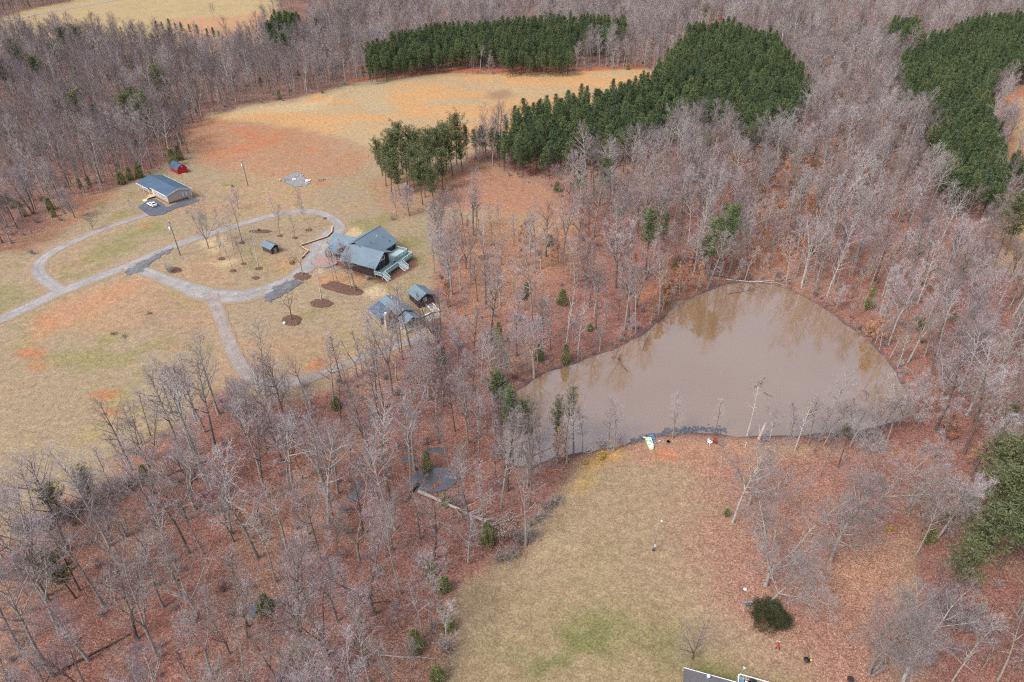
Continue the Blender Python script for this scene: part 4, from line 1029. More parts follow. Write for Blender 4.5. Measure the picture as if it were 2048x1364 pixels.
def stand(name, label, X, Y, Z, kk, keys, sc_, rz, cat='trees'):
    """one object: many copies of the kind's tree meshes scattered on these feet"""
    me = bpy.data.meshes.new(name); n = len(X)
    me.vertices.add(n); me.vertices.foreach_set('co', np.stack([X, Y, Z], 1).astype(np.float32).ravel())
    for nm, t, v in (('pick', 'INT', kk.astype(np.int32)), ('size', 'FLOAT', sc_.astype(np.float32)), ('spin', 'FLOAT', rz.astype(np.float32))):
        a = me.attributes.new(nm, t, 'POINT'); a.data.foreach_set('value', v)
    me.update(); o = link(bpy.data.objects.new(name, me)); tag(o, label, None, None, 'stuff')
    pc_ = bpy.data.collections.new(name + '_kinds')
    for i, k in enumerate(keys):
        q = PROTO[k]['joined'].copy(); q.name = '%s_%02d' % (name, i); pc_.objects.link(q)
    ng = bpy.data.node_groups.new(name, 'GeometryNodeTree')
    ng.interface.new_socket('Geometry', in_out='INPUT', socket_type='NodeSocketGeometry'); ng.interface.new_socket('Geometry', in_out='OUTPUT', socket_type='NodeSocketGeometry')
    N = ng.nodes; Lk = ng.links.new
    gi = N.new('NodeGroupInput'); go = N.new('NodeGroupOutput'); ip = N.new('GeometryNodeInstanceOnPoints'); ci = N.new('GeometryNodeCollectionInfo')
    ci.inputs['Collection'].default_value = pc_; ci.inputs['Separate Children'].default_value = True; ci.inputs['Reset Children'].default_value = True
    m2p = N.new('GeometryNodeMeshToPoints'); Lk(gi.outputs[0], m2p.inputs['Mesh']); Lk(m2p.outputs[0], ip.inputs['Points']); Lk(ci.outputs[0], ip.inputs['Instance'])
    ip.inputs['Pick Instance'].default_value = True
    def at(nm, t):
        q = N.new('GeometryNodeInputNamedAttribute'); q.data_type = t; q.inputs['Name'].default_value = nm; return q.outputs[0]
    Lk(at('pick', 'INT'), ip.inputs['Instance Index'])
    cx = N.new('ShaderNodeCombineXYZ'); Lk(at('spin', 'FLOAT'), cx.inputs[2]); Lk(cx.outputs[0], ip.inputs['Rotation'])
    Lk(at('size', 'FLOAT'), ip.inputs['Scale']); Lk(ip.outputs[0], go.inputs[0])
    md = o.modifiers.new('stand', 'NODES'); md.node_group = ng
    return o
bk = ['forest0','forest1','forest2','forest3','forest4','forest5','fork0','fork1','fork2','fork3','sparse0','sparse1','multi0']
place_kind(BX, BY, bk, ([9,9,8,8,9,8,4,5,3,4,2,3,2], (.6, 1.12)), 300 - 46, 'bare_tree', 'bare tree', 'tree', 'bare trees', 'bare_woodland', 'leafless grey woodland filling the far slopes', 21)
place_kind(PX, PY, ['lob0','lob1','lob2','lob3'], ([1,1,1,1], (.7, 1.15)), 300, 'plantation_pine', 'pine', 'tree', 'plantation pines', 'pine_plantation', 'dense dark green pine plantation beyond the golden field', 22)
place_kind(SX, SY, ['slim0','slim1','slim2'], ([1,1,1], (.65, 1.1)), 200, 'sapling', 'bare sapling', 'sapling', 'bare saplings', 'sapling_thicket', 'thin bare saplings among the far trees', 23)
place_kind(RX, RY, ['russet0','russet1','russet2'], ([1,1.3,.7], (.6, 1.1)), 200, 'russet_tree', 'small tree', 'tree', 'russet-leaved trees', 'russet_understory', 'russet-leaved small trees under the far bare trees', 24)
place_kind(CXs, CYs, ['cedar0','cedar1','cedar2','vir1'], ([1,1.2,1,.5], (.6, 1.1)), 60, 'evergreen_bush', 'evergreen', 'bush', 'evergreens', 'cedar_scatter', 'small evergreens scattered through the far wood', 25)
Zt = hgt(TX, TY) - .05; vv = in_view(TX, TY, Zt)
stand('undergrowth', 'low leafless brush under the trees', TX[vv], TY[vv], Zt[vv], rs.randint(0, 2, vv.sum()), ['thicket0','thicket1'], rs.uniform(.4, 1.0, vv.sum()), rs.uniform(0, 6.28, vv.sum()))
for k, (a, b) in enumerate(ev):
    kd = 'vir%d' % (k % 3) if not (530 < a < 720) else 'lob%d' % (k % 4)
    yard(a, b + 30, kd, 19, 'pine_tree', 'green pine among bare trees in the far left wood, %s from the left' % ORD[sorted(ev).index((a, b))], 'tree', 'green pines scattered in the far left wood', wide=1.2)

# ------------------------------------------------------------------ buildings
def anchor(x, y, z):
    """put a point measured at height z back on the ground along the same sight line"""
    px, py = proj(x, y, z); return gp(px, py)
def root(name, loc, d, label, cat, group=None): return empty(name, loc, math.atan2(d[1], d[0]), label, cat, group)
def gable_roof(par, x0, x1, yr, zr, yn, zn, yf, zf, mat, t=.16, name='roof'):
    """ridge along x at y=yr; near eave at yn, far eave at yf"""
    m = MB()
    m.slab([(x0, yr, zr), (x0, yn, zn), (x1, yn, zn), (x1, yr, zr)], t); m.slab([(x1, yr, zr), (x1, yf, zf), (x0, yf, zf), (x0, yr, zr)], t)
    o = m.build(name, mat, par)
    c = MB(); c.slab([(x0, yr - .16, zr + .01 - .16 * (zr - zn) / abs(yr - yn)), (x1, yr - .16, zr + .01 - .16 * (zr - zn) / abs(yr - yn)), (x1, yr, zr + .05), (x0, yr, zr + .05)], .02)
    c.slab([(x0, yr, zr + .05), (x1, yr, zr + .05), (x1, yr + .16, zr + .01 - .16 * (zr - zf) / abs(yf - yr)), (x0, yr + .16, zr + .01 - .16 * (zr - zf) / abs(yf - yr))], .02)
    c.build('ridge_cap', mat, o)
    return o
def gable_walls(par, x0, x1, y0, y1, zb, yr, zr, zn, zf, mat, name='wall'):
    """walls up to the roof planes, gables at x0 and x1 (one closed body)"""
    m = MB(); i = 0
    for x in (x0, x1): m.v += [(x, y0, zb), (x, y0, zn), (x, yr, zr), (x, y1, zf), (x, y1, zb)]
    m.f = [(0, 1, 2, 3, 4), (9, 8, 7, 6, 5), (0, 5, 6, 1), (1, 6, 7, 2), (2, 7, 8, 3), (3, 8, 9, 4), (4, 9, 5, 0)]
    return m.build(name, mat, par)
def window(par, side, pos, a, b, z0, z1, trim='cream_trim', mull=True, name='window', out=1):
    """window on a wall: side 'x' = wall plane x=pos spanning y a..b, 'y' = wall plane y=pos spanning x a..b; out = facing sign"""
    f = MB(); w = .09; d0, d1 = sorted((pos + .004 * out, pos + .07 * out))
    def bx(m, u0, u1, v0, v1, e0=d0, e1=d1):
        if side == 'x': m.box(e0, e1, u0, u1, v0, v1)
        else: m.box(u0, u1, e0, e1, v0, v1)
    bx(f, a, b, z0, z0 + w); bx(f, a, b, z1 - w, z1); bx(f, a, a + w, z0 + w, z1 - w); bx(f, b - w, b, z0 + w, z1 - w)
    if mull: c = (a + b) / 2; bx(f, c - .035, c + .035, z0 + w, z1 - w); c2 = (z0 + z1) / 2; bx(f, a + w, c - .035, c2 - .03, c2 + .03); bx(f, c + .035, b - w, c2 - .03, c2 + .03)
    o = f.build(name, trim, par)
    p = MB(); e0, e1 = sorted((pos + .008 * out, pos + .03 * out)); bx(p, a + w, b - w, z0 + w, z1 - w, e0, e1); p.build('pane', 'window_glass', o); return o
def railing(par, pts, z, h=1.0, top='deck_rail_top', bal='deck_rail', gap=.13, fill=.07):
    m = MB(); tp = MB(); ps = MB()
    for (ax, ay), (bx_, by) in zip(pts[:-1], pts[1:]):
        L = math.hypot(bx_ - ax, by - ay); M = Matrix.Translation((ax, ay, z)) @ Matrix.Rotation(math.atan2(by - ay, bx_ - ax), 4, 'Z')
        n = max(1, int(L / gap))
        for k in range(n): x = (k + .5) * L / n; m.box(x - fill / 2, x + fill / 2, -.018, .018, .08, h - .05, M)
        tp.box(0, L, -.07, .07, h - .05, h + .01, M); tp.box(0, L, -.03, .03, .05, .08, M)
        q = max(1, round(L / 2))
        for k in range(q + 1): x = k * L / q; ps.box(x - .06, x + .06, -.06, .06, -.2, h + .06, M)
    r = tp.build('top_rail', top, par); b = m.build('baluster', bal, r); b['kind'] = 'stuff'; p = ps.build('post', bal, r)
    return r
# the main house
HL = anchor(-45, 197, 5.5)
H = root('dark_brown_house', HL, (.88, -.47), 'large dark brown house with teal shingle roofs and pale green decks', 'house')
gable_walls(Matrix and H, 0, 1, 0, 1, 0, .5, .1, .05, .05, 'dark_brown_wood') if False else None
def rot_gable_walls(par, y0, y1, x0, x1, zb, xr, zr, zl, zrr, mat):
    m = MB()
    for y in (y0, y1): m.v += [(x0, y, zb), (x0, y, zl), (xr, y, zr), (x1, y, zrr), (x1, y, zb)]
    m.f = [(4, 3, 2, 1, 0), (5, 6, 7, 8, 9), (1, 6, 5, 0), (2, 7, 6, 1), (3, 8, 7, 2), (4, 9, 8, 3), (0, 5, 9, 4)]
    return m.build('wall', mat, par)
sl = (8.3 - 4.2) / 6.8
rot_gable_walls(H, -3.0, 9.3, -11.3, 2.7, -1.2, -3.5, 8.05, 3.55, 4.3, 'dark_brown_wood')
m = MB()
m.slab([(-3.5, -3.5, 8.3), (3.3, -3.5, 4.2), (3.3, 10.2, 4.2), (-3.5, 10.2, 8.3)], .18); m.slab([(-3.5, 10.2, 8.3), (-12.1, 10.2, 3.3), (-12.1, -3.5, 3.3), (-3.5, -3.5, 8.3)], .18)
rA = m.build('roof', 'shingle_teal', H); rA['label'] = 'main roof of teal shingles'
MB().box(-3.62, -3.38, -3.5, 10.2, 8.26, 8.36).build('ridge_cap', 'shingle_blue', rA)
for x, y in ((-1.3, 5.2), (-.6, 1.0), (1.9, 7.3), (-.2, 6.6)):
    z = 8.3 - (x + 3.5) * sl; MB().tube([(x, y, z - .05), (x, y, z + .45)], .09, 8).build('roof_vent', 'white_paint' if y > 5 and y < 6 else 'black_iron', rA)
m = MB(); m.box(2.0, 2.3, -2.3, -2.0, 4.9, 6.4); 
gable_walls(H, -5.9, 6.3, -7.0, .6, -1.2, -3.0, 6.85, 3.95, 5.2, 'dark_brown_wood')
rB = gable_roof(H, -6.5, 7.7, -3.0, 7.05, -8.0, 3.45, 1.9, 5.0, 'shingle_teal', .18)
gable_walls(H, -17.0, -11.32, .3, 6.8, -1.2, 3.5, 5.3, 3.45, 3.4, 'dark_brown_wood')
rC = gable_roof(H, -17.8, -8.6, 3.5, 5.55, -.3, 3.2, 7.3, 3.2, 'shingle_teal', .16)
m = MB(); m.slab([(-16.2, -.32, 3.25), (-16.2, -4.0, 2.55), (-9.0, -4.0, 2.55), (-9.0, -.32, 3.25)], .14); m.build('porch_roof', 'shingle_teal', H)
for x in (-15.9, -13.6, -11.5, -9.3): box('porch_post', 'dark_brown_wood', H, x - .09, x + .09, -3.9, -3.72, -1, 2.5)
box('porch_floor', 'concrete', H, -16.2, -8.8, -4.1, .28, -.9, .12)
for x in (-10.6, -8.2): window(H, 'y', -3.0, x, x + 1.3, 1.0, 2.4, 'dark_brown_wood', out=-1)
for x in (-3, .2, 3.2): window(H, 'y', -7.0, x, x + 1.3, 1.3, 2.7, 'dark_brown_wood', out=-1)
for y in (3.4, 6.2): window(H, 'x', 2.7, y, y + 1.4, 2.1, 3.9, 'dark_brown_wood')
# great-room gable: tall panes with raking panes over them
for y0, y1 in ((-6.0, -5.0), (-4.75, -3.15), (-2.9, -1.3)): window(H, 'x', 6.3, y0, y1, 1.35, 3.55, 'dark_brown_wood')
for P in ([(-6.0, 3.75), (-4.9, 3.75), (-4.9, 4.75), (-6.0, 3.98)], [(-4.75, 3.75), (-3.1, 3.75), (-3.1, 6.0), (-4.75, 4.85)], [(-2.95, 3.75), (-1.35, 3.75), (-1.35, 4.95), (-2.95, 6.0)]):
    fr = MB(); fr.slab([(6.31, a, b) for a, b in P], .05, (-1, 0, 0)); fr.v = [(x + .06, y, z) for x, y, z in fr.v]; wf = fr.build('window', 'cream_trim', H)
    c = (sum(a for a, b in P) / 4, sum(b for a, b in P) / 4); pn = MB(); pn.slab([(6.40, c[0] + (a - c[0]) * .70, c[1] + (b - c[1]) * .70) for a, b in P], .02, (-1, 0, 0)); pn.build('pane', 'window_glass', wf)
box('corner_board', 'white_paint', H, 6.31, 6.42, -7.02, -6.72, 1.2, 3.7)
# decks
dk = box('lower_deck', 'deck_green', H, 6.32, 9.5, -7.3, 8.9, 1.0, 1.2)
dk2 = box('upper_deck', 'deck_green', H, 2.75, 7.6, .9, 9.0, 1.85, 2.02)
box('upper_deck_skirt', 'deck_rail', H, 7.42, 7.58, 2.3, 8.9, 1.2, 1.84)
for k in range(3): box('deck_step', 'deck_green', H, 6.35, 7.6, .9 - .28 * (k + 1), .9 - .28 * k - .01, 1.8 - .2 * (k + 1), 1.84 - .2 * k)
for x in (6.5, 9.3):
    for y in (-7.1, -3, 1, 5, 8.6): box('deck_post', 'deck_rail', H, x - .08, x + .08, y - .08, y + .08, -1.2, .99)
box('deck_skirt', 'deck_rail', H, 9.42, 9.52, -7.3, 8.9, .62, .99)
railing(H, [(6.4, -7.25), (9.43, -7.25), (9.43, -7.15)], 1.2); railing(H, [(9.43, -5.8), (9.43, 1.0)], 1.2); railing(H, [(9.43, 3.3), (9.43, 8.82), (7.7, 8.82)], 1.2)
railing(H, [(7.52, 2.3), (7.52, 8.92), (2.9, 8.92)], 2.02)
def stair(x0, y0, y1, z0, n, run):
    st = bpy.data.objects.new('staircase', None); link(st, H)
    for k in range(n): box('tread', 'deck_rail_top', st, x0 + k * run, x0 + (k + .85) * run, y0 + .08, y1 - .08, z0 - (k + 1) * .17 - .06, z0 - (k + 1) * .17)
    L = n * run; dz = n * .17
    for y in (y0, y1):
        s_ = MB(); s_.slab([(x0 + .01, y + .04, z0 + .02), (x0 + L, y + .04, z0 - dz), (x0 + L, y + .04, z0 - dz - .35), (x0 + .01, y + .04, z0 - .38)], .06, (0, -1, 0))
        s_.slab([(x0 + .02, y + .05, z0 + .98), (x0 + L, y + .05, z0 - dz + .98), (x0 + L, y + .05, z0 - dz + .9), (x0 + .02, y + .05, z0 + .9)], .12, (0, -1, 0)); s_.build('stair_rail', 'deck_rail_top', st)
        b_ = MB(); q = int(L / .15)
        for k in range(q): x = x0 + (k + .5) * L / q; z = z0 - dz * (x - x0) / L; b_.box(x - .035, x + .035, y - .018, y + .018, z - .05, z + .9)
        b_.build('baluster', 'deck_rail', st)['kind'] = 'stuff'
stair(9.52, 1.0, 3.3, 1.2, 9, .27); stair(9.52, -7.15, -5.8, 1.2, 8, .24)
e = empty('patio_heater', (Matrix.Translation(HL) @ Matrix.Rotation(math.atan2(-.47, .88), 4, 'Z') @ Vector((5.2, -9.2, 0)))[:], 0, 'round grey tank on the ground at the near corner of the deck', 'tank')
MB().tube([(0, 0, 0), (0, 0, .9), (0, 0, 1.05)], [.6, .6, .35], 14).build('drum', 'debris_grey', e); MB().tube([(0, 0, 1.05), (0, 0, 1.2)], .12, 8).build('cap', 'black_iron', e)
e.name = 'round_tank'
pt = gp(650, 523); cir = [(pt[0] + 4.3 * math.cos(a), pt[1] + 4.3 * math.sin(a)) for a in np.linspace(0, 6.283, 36, endpoint=False)]
sheet('brick_patio', cir, 0, 'patio_brick', 'round pinkish brick patio left of the brown house', True, .14, sub=.3)
def low_wall(name, pts, h, w, mat, capmat, label, capw=.0, z_off=0.):
    Ls = [gp(*p)[:2] if len(p) == 2 else p[:2] for p in pts]; r_ = empty(name, (Ls[0][0], Ls[0][1], hz(*Ls[0])), 0, label, 'wall')
    body = MB(); cap = MB(); z0 = hz(*Ls[0])
    for a, b in zip(Ls[:-1], Ls[1:]):
        L = math.hypot(b[0] - a[0], b[1] - a[1]); n = max(1, int(L / 2))
        for k in range(n):
            p = [a[i] + (b[i] - a[i]) * k / n for i in (0, 1)]; q = [a[i] + (b[i] - a[i]) * (k + 1) / n for i in (0, 1)]
            zz = hz((p[0] + q[0]) / 2, (p[1] + q[1]) / 2) - z0 + z_off; M = Matrix.Translation((p[0] - Ls[0][0], p[1] - Ls[0][1], zz)) @ Matrix.Rotation(math.atan2(q[1] - p[1], q[0] - p[0]), 4, 'Z')
            l = L / n; body.box(-.01, l + .01, -w / 2, w / 2, -.4, h, M); cap.box(-.03, l + .03, -w / 2 - .05, w / 2 + .05, h + .004, h + .09, M)
    body.build('wall_body', mat, r_); cap.build('coping', capmat, r_); return r_
low_wall('garden_wall', [(665,455),(664,466),(655,475),(635,482),(600,493),(617,504),(604,518)], .55, .3, 'brick_red', 'new_lumber', 'low brick retaining wall zigzagging beside the house drive')
arc = [(pt[0] + 4.7 * math.cos(a), pt[1] + 4.7 * math.sin(a), 0) for a in np.linspace(3.5, 5.9, 10)]
low_wall('patio_wall', arc, .45, .35, 'stone', 'debris_grey', 'curved low stone wall round the brick patio')

# guest cabin on the yard edge
GL = anchor(-26.7, 173.6, 5.0); G = root('dark_cabin', GL, (.595, -.803), 'small dark brown cabin with teal gable roof and one white window', 'cabin')
gable_walls(G, -2.9, 2.8, -2.4, 2.5, -1.0, 0, 4.2, 3.05, 3.05, 'dark_brown_wood'); gable_roof(G, -3.4, 3.5, 0, 4.4, -3.0, 2.9, 3.1, 2.9, 'shingle_teal')
window(G, 'x', 2.8, -.75, .25, 1.5, 2.7, 'white_paint'); box('step', 'concrete', G, 2.85, 3.6, .5, 1.8, -.6, .15)
# workshop
WL = anchor(-33.1, 165.7, 5.0); W = root('workshop', WL, (.625, -.78), 'long workshop with teal saltbox roof partly hidden by bare trees', 'workshop')
gable_walls(W, -4.8, 4.8, -2.2, 2.6, -1.0, 0, 4.25, 3.3, 3.15, 'brown_log')
gable_roof(W, -5.2, 5.3, 0, 4.5, -2.2, 3.45, 3.0, 3.1, 'shingle_teal')
m = MB(); m.slab([(-5.2, -2.0, 3.5), (-5.2, -6.2, 2.2), (2.0, -6.2, 2.2), (2.0, -2.0, 3.5)], .14); m.build('lean_to_roof', 'shingle_blue', W)
gable_walls(W, -4.9, 1.7, -5.8, -2.22, -1.0, -2.3, 3.25, 2.15, 3.2, 'grey_wood')
gable_roof(W, 5.0, 9.3, .3, 3.9, -2.3, 2.5, 2.9, 2.5, 'shingle_teal', name='porch_roof')
for x in (5.6, 9.0):
    for y in (-2.0, 2.6): box('porch_post', 'grey_wood', W, x - .1, x + .1, y - .1, y + .1, -1, 2.5)
box('porch_floor', 'concrete', W, 4.85, 9.4, -2.5, 3.1, -1, .1)
window(W, 'x', 4.8, -1.6, -.5, 1.1, 2.2); window(W, 'y', 2.6, -2.5, -1.3, 1.2, 2.2); window(W, 'y', 2.6, 1.2, 2.4, 1.2, 2.2)
for x, y in ((-3.2, .8), (.8, .5)): MB().tube([(x, y, 4.0), (x, y, 4.75)], .12, 8).build('roof_vent', 'white_paint', W)
CL = anchor(-34.4, 158.6, 5.0); Ch = root('stone_chimney', CL, (.625, -.78), 'tall pale stone chimney with a white cap beside the workshop', 'chimney')
m = MB(); rr_ = random.Random(4)
for k in range(20):
    z = k * .3; w = .62 - .14 * k / 20
    for j in range(4):
        a = j * math.pi / 2 + (k % 2) * .0; o_ = rr_.uniform(0, .04)
        M = Matrix.Rotation(a, 4, 'Z'); m.box(w * .35, w + o_, -w + .01, w - .02 - rr_.uniform(0, .06), z - .9 + .01, z - .9 + .29, M)
m.build('stonework', 'stone', Ch)['kind'] = 'stuff'; MB().box(-.35, .35, -.35, .35, -.9, 5.05).build('core', 'concrete', Ch)
MB().tube([(0, 0, 5.0), (0, 0, 5.35), (0, 0, 5.6)], [.42, .42, .1], 10).build('cap', 'white_paint', Ch)
q0, q1, q2, q3, q4 = [anchor(a, b, 5.5) for a, b in ((-25, 170.2), (-22.4, 166.2), (-23.5, 171.5), (-20.7, 166.5), (-25.5, 163.3))]
low_wall('ramp_wall', [q0, q1], .55, .2, 'concrete', 'white_paint', 'white-topped low wall on the left side of the cabin ramp')
low_wall('ramp_wall', [q2, q3], .55, .2, 'concrete', 'white_paint', 'white-topped low wall on the right side of the cabin ramp')
low_wall('terrace_wall', [q1, q4], .6, .22, 'concrete', 'white_paint', 'white-topped low wall between the cabin ramp and the workshop')
sheet('concrete_ramp', [q0[:2], q2[:2], q3[:2], q1[:2]], 0, 'concrete', 'concrete ramp below the dark cabin', True, .16, sub=.4)
sheet('concrete_landing', [q1[:2], q3[:2], anchor(-19.8, 164.4, 5.2)[:2], anchor(-24.5, 161.3, 5.2)[:2], q4[:2]], 0, 'concrete', 'pale concrete landing at the foot of the cabin ramp', True, .12, sub=.4)
a0 = gp(806, 664); b0 = gp(866, 652); r_ = empty('board_fence', a0, math.atan2(b0[1] - a0[1], b0[0] - a0[0]), 'rickety grey board fence on posts in front of the workshop', 'fence'); Lf_ = math.hypot(b0[0] - a0[0], b0[1] - a0[1])
for k in range(14): x = Lf_ * (k + .2) / 14; box('board', 'grey_wood', r_, x, x + .34, -.03 + .05 * (k % 2), .02 + .05 * (k % 2), -.2, 1.3 + .25 * ((k * 7) % 5) / 5)
for k in range(5): x = Lf_ * k / 4; box('post', 'pole_wood', r_, x - .07, x + .07, .08, .22, -.5, 2.1)
for k in range(3):
    x = 1.5 + 3.2 * k; MB().tube([(x, .8, .1), (x + 1.6, 2.0, 1.6)], .08, 6).build('brace', 'grey_wood', r_)

# small dark shed by the drive
SL = anchor(-80.8, 206.9, 4.9); S = root('small_dark_shed', SL, (.80, -.60), 'small dark log shed with blue-grey gable roof inside the drive loop', 'shed')
for k in range(9): box('log', 'brown_log', S, -2.45 + .06 * (k % 2), 2.3, -1.5, -1.32 + .04 * (k % 2), -.35 + .26 * k, -.1 + .26 * k)
for k in range(9): box('log', 'brown_log', S, 2.1 + .04 * (k % 2), 2.32 + .04 * (k % 2), -1.3, 1.4, -.35 + .26 * k, -.1 + .26 * k)
gable_walls(S, -2.4, 2.05, -1.3, 1.5, -.6, 0, 2.95, 2.1, 2.1, 'dark_brown_wood'); gable_roof(S, -2.8, 2.8, 0, 3.15, -1.95, 2.05, 1.95, 2.05, 'shingle_teal', .12)
box('door', 'grey_wood', S, 2.37, 2.42, -.5, .5, -.1, 1.8)

# tan house with the blue roof
TL = gp(338, 408); D = root('tan_house', TL, (.76, -.65), 'long tan sided house with dark blue roof and white trim', 'house')
gable_walls(D, -22.3, 0, 0, 9.4, .55, 4.7, 4.45, 3.2, 3.2, 'tan_siding'); box('brick_skirting', 'brick_red', D, -22.2, -.08, .08, 9.32, -1.2, .55)
m = MB(); m.slab([(-22.8, 4.7, 4.75), (-22.8, -1.15, 3.15), (-12.6, -1.15, 3.15), (-12.6, -.35, 3.36), (.45, -.35, 3.36), (.45, 4.7, 4.75)], .14)
m.slab([(.45, 4.7, 4.75), (.45, 9.8, 3.36), (-22.8, 9.8, 3.36), (-22.8, 4.7, 4.75)], .14); rD = m.build('roof', 'shingle_blue', D)
MB().box(-22.8, .45, 4.58, 4.82, 4.73, 4.80).build('ridge_cap', 'dark_asphalt', rD)
tr = MB(); 
tr.slab([(.46, -.4, 3.36), (.46, 4.7, 4.76), (.46, 4.7, 4.56), (.46, -.4, 3.16)], .05, (-1, 0, 0)); tr.slab([(.46, 4.7, 4.76), (.46, 9.86, 3.36), (.46, 9.86, 3.16), (.46, 4.7, 4.56)], .05, (-1, 0, 0))
tr.v = [(x + .05, y, z) for x, y, z in tr.v]; tr.box(-12.55, .5, -.43, -.36, 3.16, 3.38); tr.box(-22.8, -12.6, -1.23, -1.16, 2.96, 3.18); tr.box(-22.8, .5, 9.81, 9.9, 3.16, 3.38); tr.build('white_trim', 'white_paint', D)
for x, y in ((0.0, 0.0), (0.0, 9.4), (-22.3, 0.0)): box('corner_trim', 'white_paint', D, x - .09, x + .09, y - .09, y + .09, .55, 3.15)
window(D, 'x', 0, 6.3, 7.3, 1.5, 2.7, 'white_paint')
for y in (5.95, 7.35): box('shutter', 'cream_trim', D, .004, .05, y, y + .32, 1.45, 2.75)
for x in (-3.2, -8.6, -15.6, -19.8): window(D, 'y', 0, x, x + 1.0, 1.5, 2.7, 'white_paint', out=-1)
window(D, 'y', 0, -7.4, -6.9, 1.5, 2.7, 'white_paint', out=-1)
dr = box('door', 'cream_trim', D, -12.0, -11.1, -.06, -.004, .75, 2.8); MB().ball((-11.25, -.1, 1.75), .05, 6, 4).build('handle', 'metal_grey', dr)
for x in (-22.3, -17.6, -12.9): box('porch_post', 'white_paint', D, x - .07, x + .07, -1.1, -.96, .5, 3.0)
for k, (x0, y0, zz, w, d_) in enumerate([(-13.6, -2.9, .62, 3.4, 2.8)]):
    box('wood_porch', 'new_lumber', D, x0, x0 + w, y0, y0 + d_, zz - .12, zz); railing(D, [(x0 + .05, -.3), (x0 + .05, y0 + .05), (x0 + 1.9, y0 + .05)], zz, .95, 'new_lumber', 'new_lumber', .16, .07)
    for q in range(4): box('porch_step', 'new_lumber', D, x0 + 2.0 + .0, x0 + 3.3, y0 - .3 * (q + 1), y0 - .3 * q - .01, zz - .16 * (q + 2), zz - .16 * (q + 1))
    for a in (.05, w - .15):
        for b in (.05, d_ - .15): box('support', 'new_lumber', D, x0 + a, x0 + a + .1, y0 + b, y0 + b + .1, -.8, zz - .13)
box('stoop', 'white_concrete', D, -11.4, -9.3, -5.0, -3.9, -.6, .16)

# the white car
def car(loc, d, label):
    r_ = root('white_car', loc, d, label, 'car'); L, Wd = 4.6, 1.85
    prof = [(-2.3, .35), (-2.3, .85), (-2.22, 1.0), (-1.95, 1.12), (-1.55, 1.55), (-1.2, 1.64), (.1, 1.64), (.45, 1.58), (1.15, 1.08), (2.0, .95), (2.25, .78), (2.3, .35)]
    def shell(P, w, tum):
        m = MB(); n = len(P)
        for s_ in (-1, 1):
            for x, z in P: k = w / 2 * (1 - tum * max(0, (z - 1.0)) / .65); m.v.append((x, s_ * k, z))
        m.f.append(tuple(reversed(range(n)))); m.f.append(tuple(range(n, 2 * n)))
        for i in range(n): j = (i + 1) % n; m.f.append((i, j, n + j, n + i))
        return m
    shell(prof, Wd, .22).build('body', 'car_white', r_, bev=.03)
    for y in (-1, 1):
        w = MB(); P = [(-1.75, 1.13), (-1.42, 1.5), (.3, 1.5), (.9, 1.13)]
        for k in (0, 1):
            for x, z in P: yy = (Wd / 2) * (1 - .22 * max(0, z - 1) / .65); w.v.append((x, y * (yy + .012 - .03 * k), z))
        w.f = [(0, 1, 2, 3) if y > 0 else (3, 2, 1, 0), (4, 7, 6, 5) if y > 0 else (5, 6, 7, 4), (0, 3, 7, 4), (1, 5, 6, 2), (0, 4, 5, 1), (3, 2, 6, 7)]; w.build('side_window', 'window_glass', r_)
    def plate(nm, P, mat): m = MB(); m.slab(P, .025, (0, 0, -1)); m.build(nm, mat, r_)
    plate('windshield', [(.50, -.70, 1.60), (1.12, -.80, 1.13), (1.12, .80, 1.13), (.50, .70, 1.60)], 'window_glass')
    plate('rear_window', [(-1.93, -.78, 1.17), (-1.58, -.68, 1.56), (-1.58, .68, 1.56), (-1.93, .78, 1.17)], 'window_glass')
    plate('sunroof', [(-.9, -.5, 1.665), (.05, -.5, 1.665), (.05, .5, 1.665), (-.9, .5, 1.665)], 'window_glass')
    for x in (-1.45, 1.45):
        for y in (-1, 1):
            w = MB().tube([(x, y * .74, .34), (x, y * .96, .34)], .34, 16).build('wheel', 'black_rubber', r_); MB().tube([(x, y * .955, .34), (x, y * .975, .34)], .2, 10).build('rim', 'metal_grey', w)
    for y in (-.68, .68):
        box('headlight', 'metal_grey', r_, 2.2, 2.3, y - .18, y + .18, .68, .82); box('tail_light', 'dark_red_plastic', r_, -2.315, -2.27, y - .16, y + .16, .82, .98)
    return r_
cl_ = gp(305, 412); car((cl_[0], cl_[1], cl_[2] + .13), (-.78, .62), 'white car with dark windows parked on the dark asphalt apron')

# red gambrel barn
BL = gp(357, 349); B = root('red_barn', BL, (.72, -.69), 'small bright red gambrel barn with blue-grey roof at the wood edge', 'barn')
def gam(x0, x1, o, off=0): return [(y, z) for y, z in ((0 - o, 2.05 - o * .9), (.85, 3.15), (2.05, 3.65), (3.25, 3.15), (4.1 + o, 2.05 - o * .9))]
G5 = [(0, 2.0), (.87, 3.05), (2.05, 3.55), (3.23, 3.05), (4.1, 2.0)]; m = MB(); L_ = 7.4
for x in (-L_, 0): m.v += [(x, 0, -.8)] + [(x, y, z) for y, z in G5] + [(x, 4.1, -.8)]
m.f = [tuple(range(7)), tuple(reversed(range(7, 14)))] + [(i, 7 + i, 7 + (i + 1) % 7, (i + 1) % 7) for i in range(7)]; m.build('wall', 'barn_red', B)
P = [(-.3, 1.75), (.82, 3.2), (2.05, 3.72), (3.28, 3.2), (4.4, 1.75)]; m = MB()
for a, b in zip(P[:-1], P[1:]): m.slab([(-L_ - .2, *a), (.25, *a), (.25, *b), (-L_ - .2, *b)], .08)
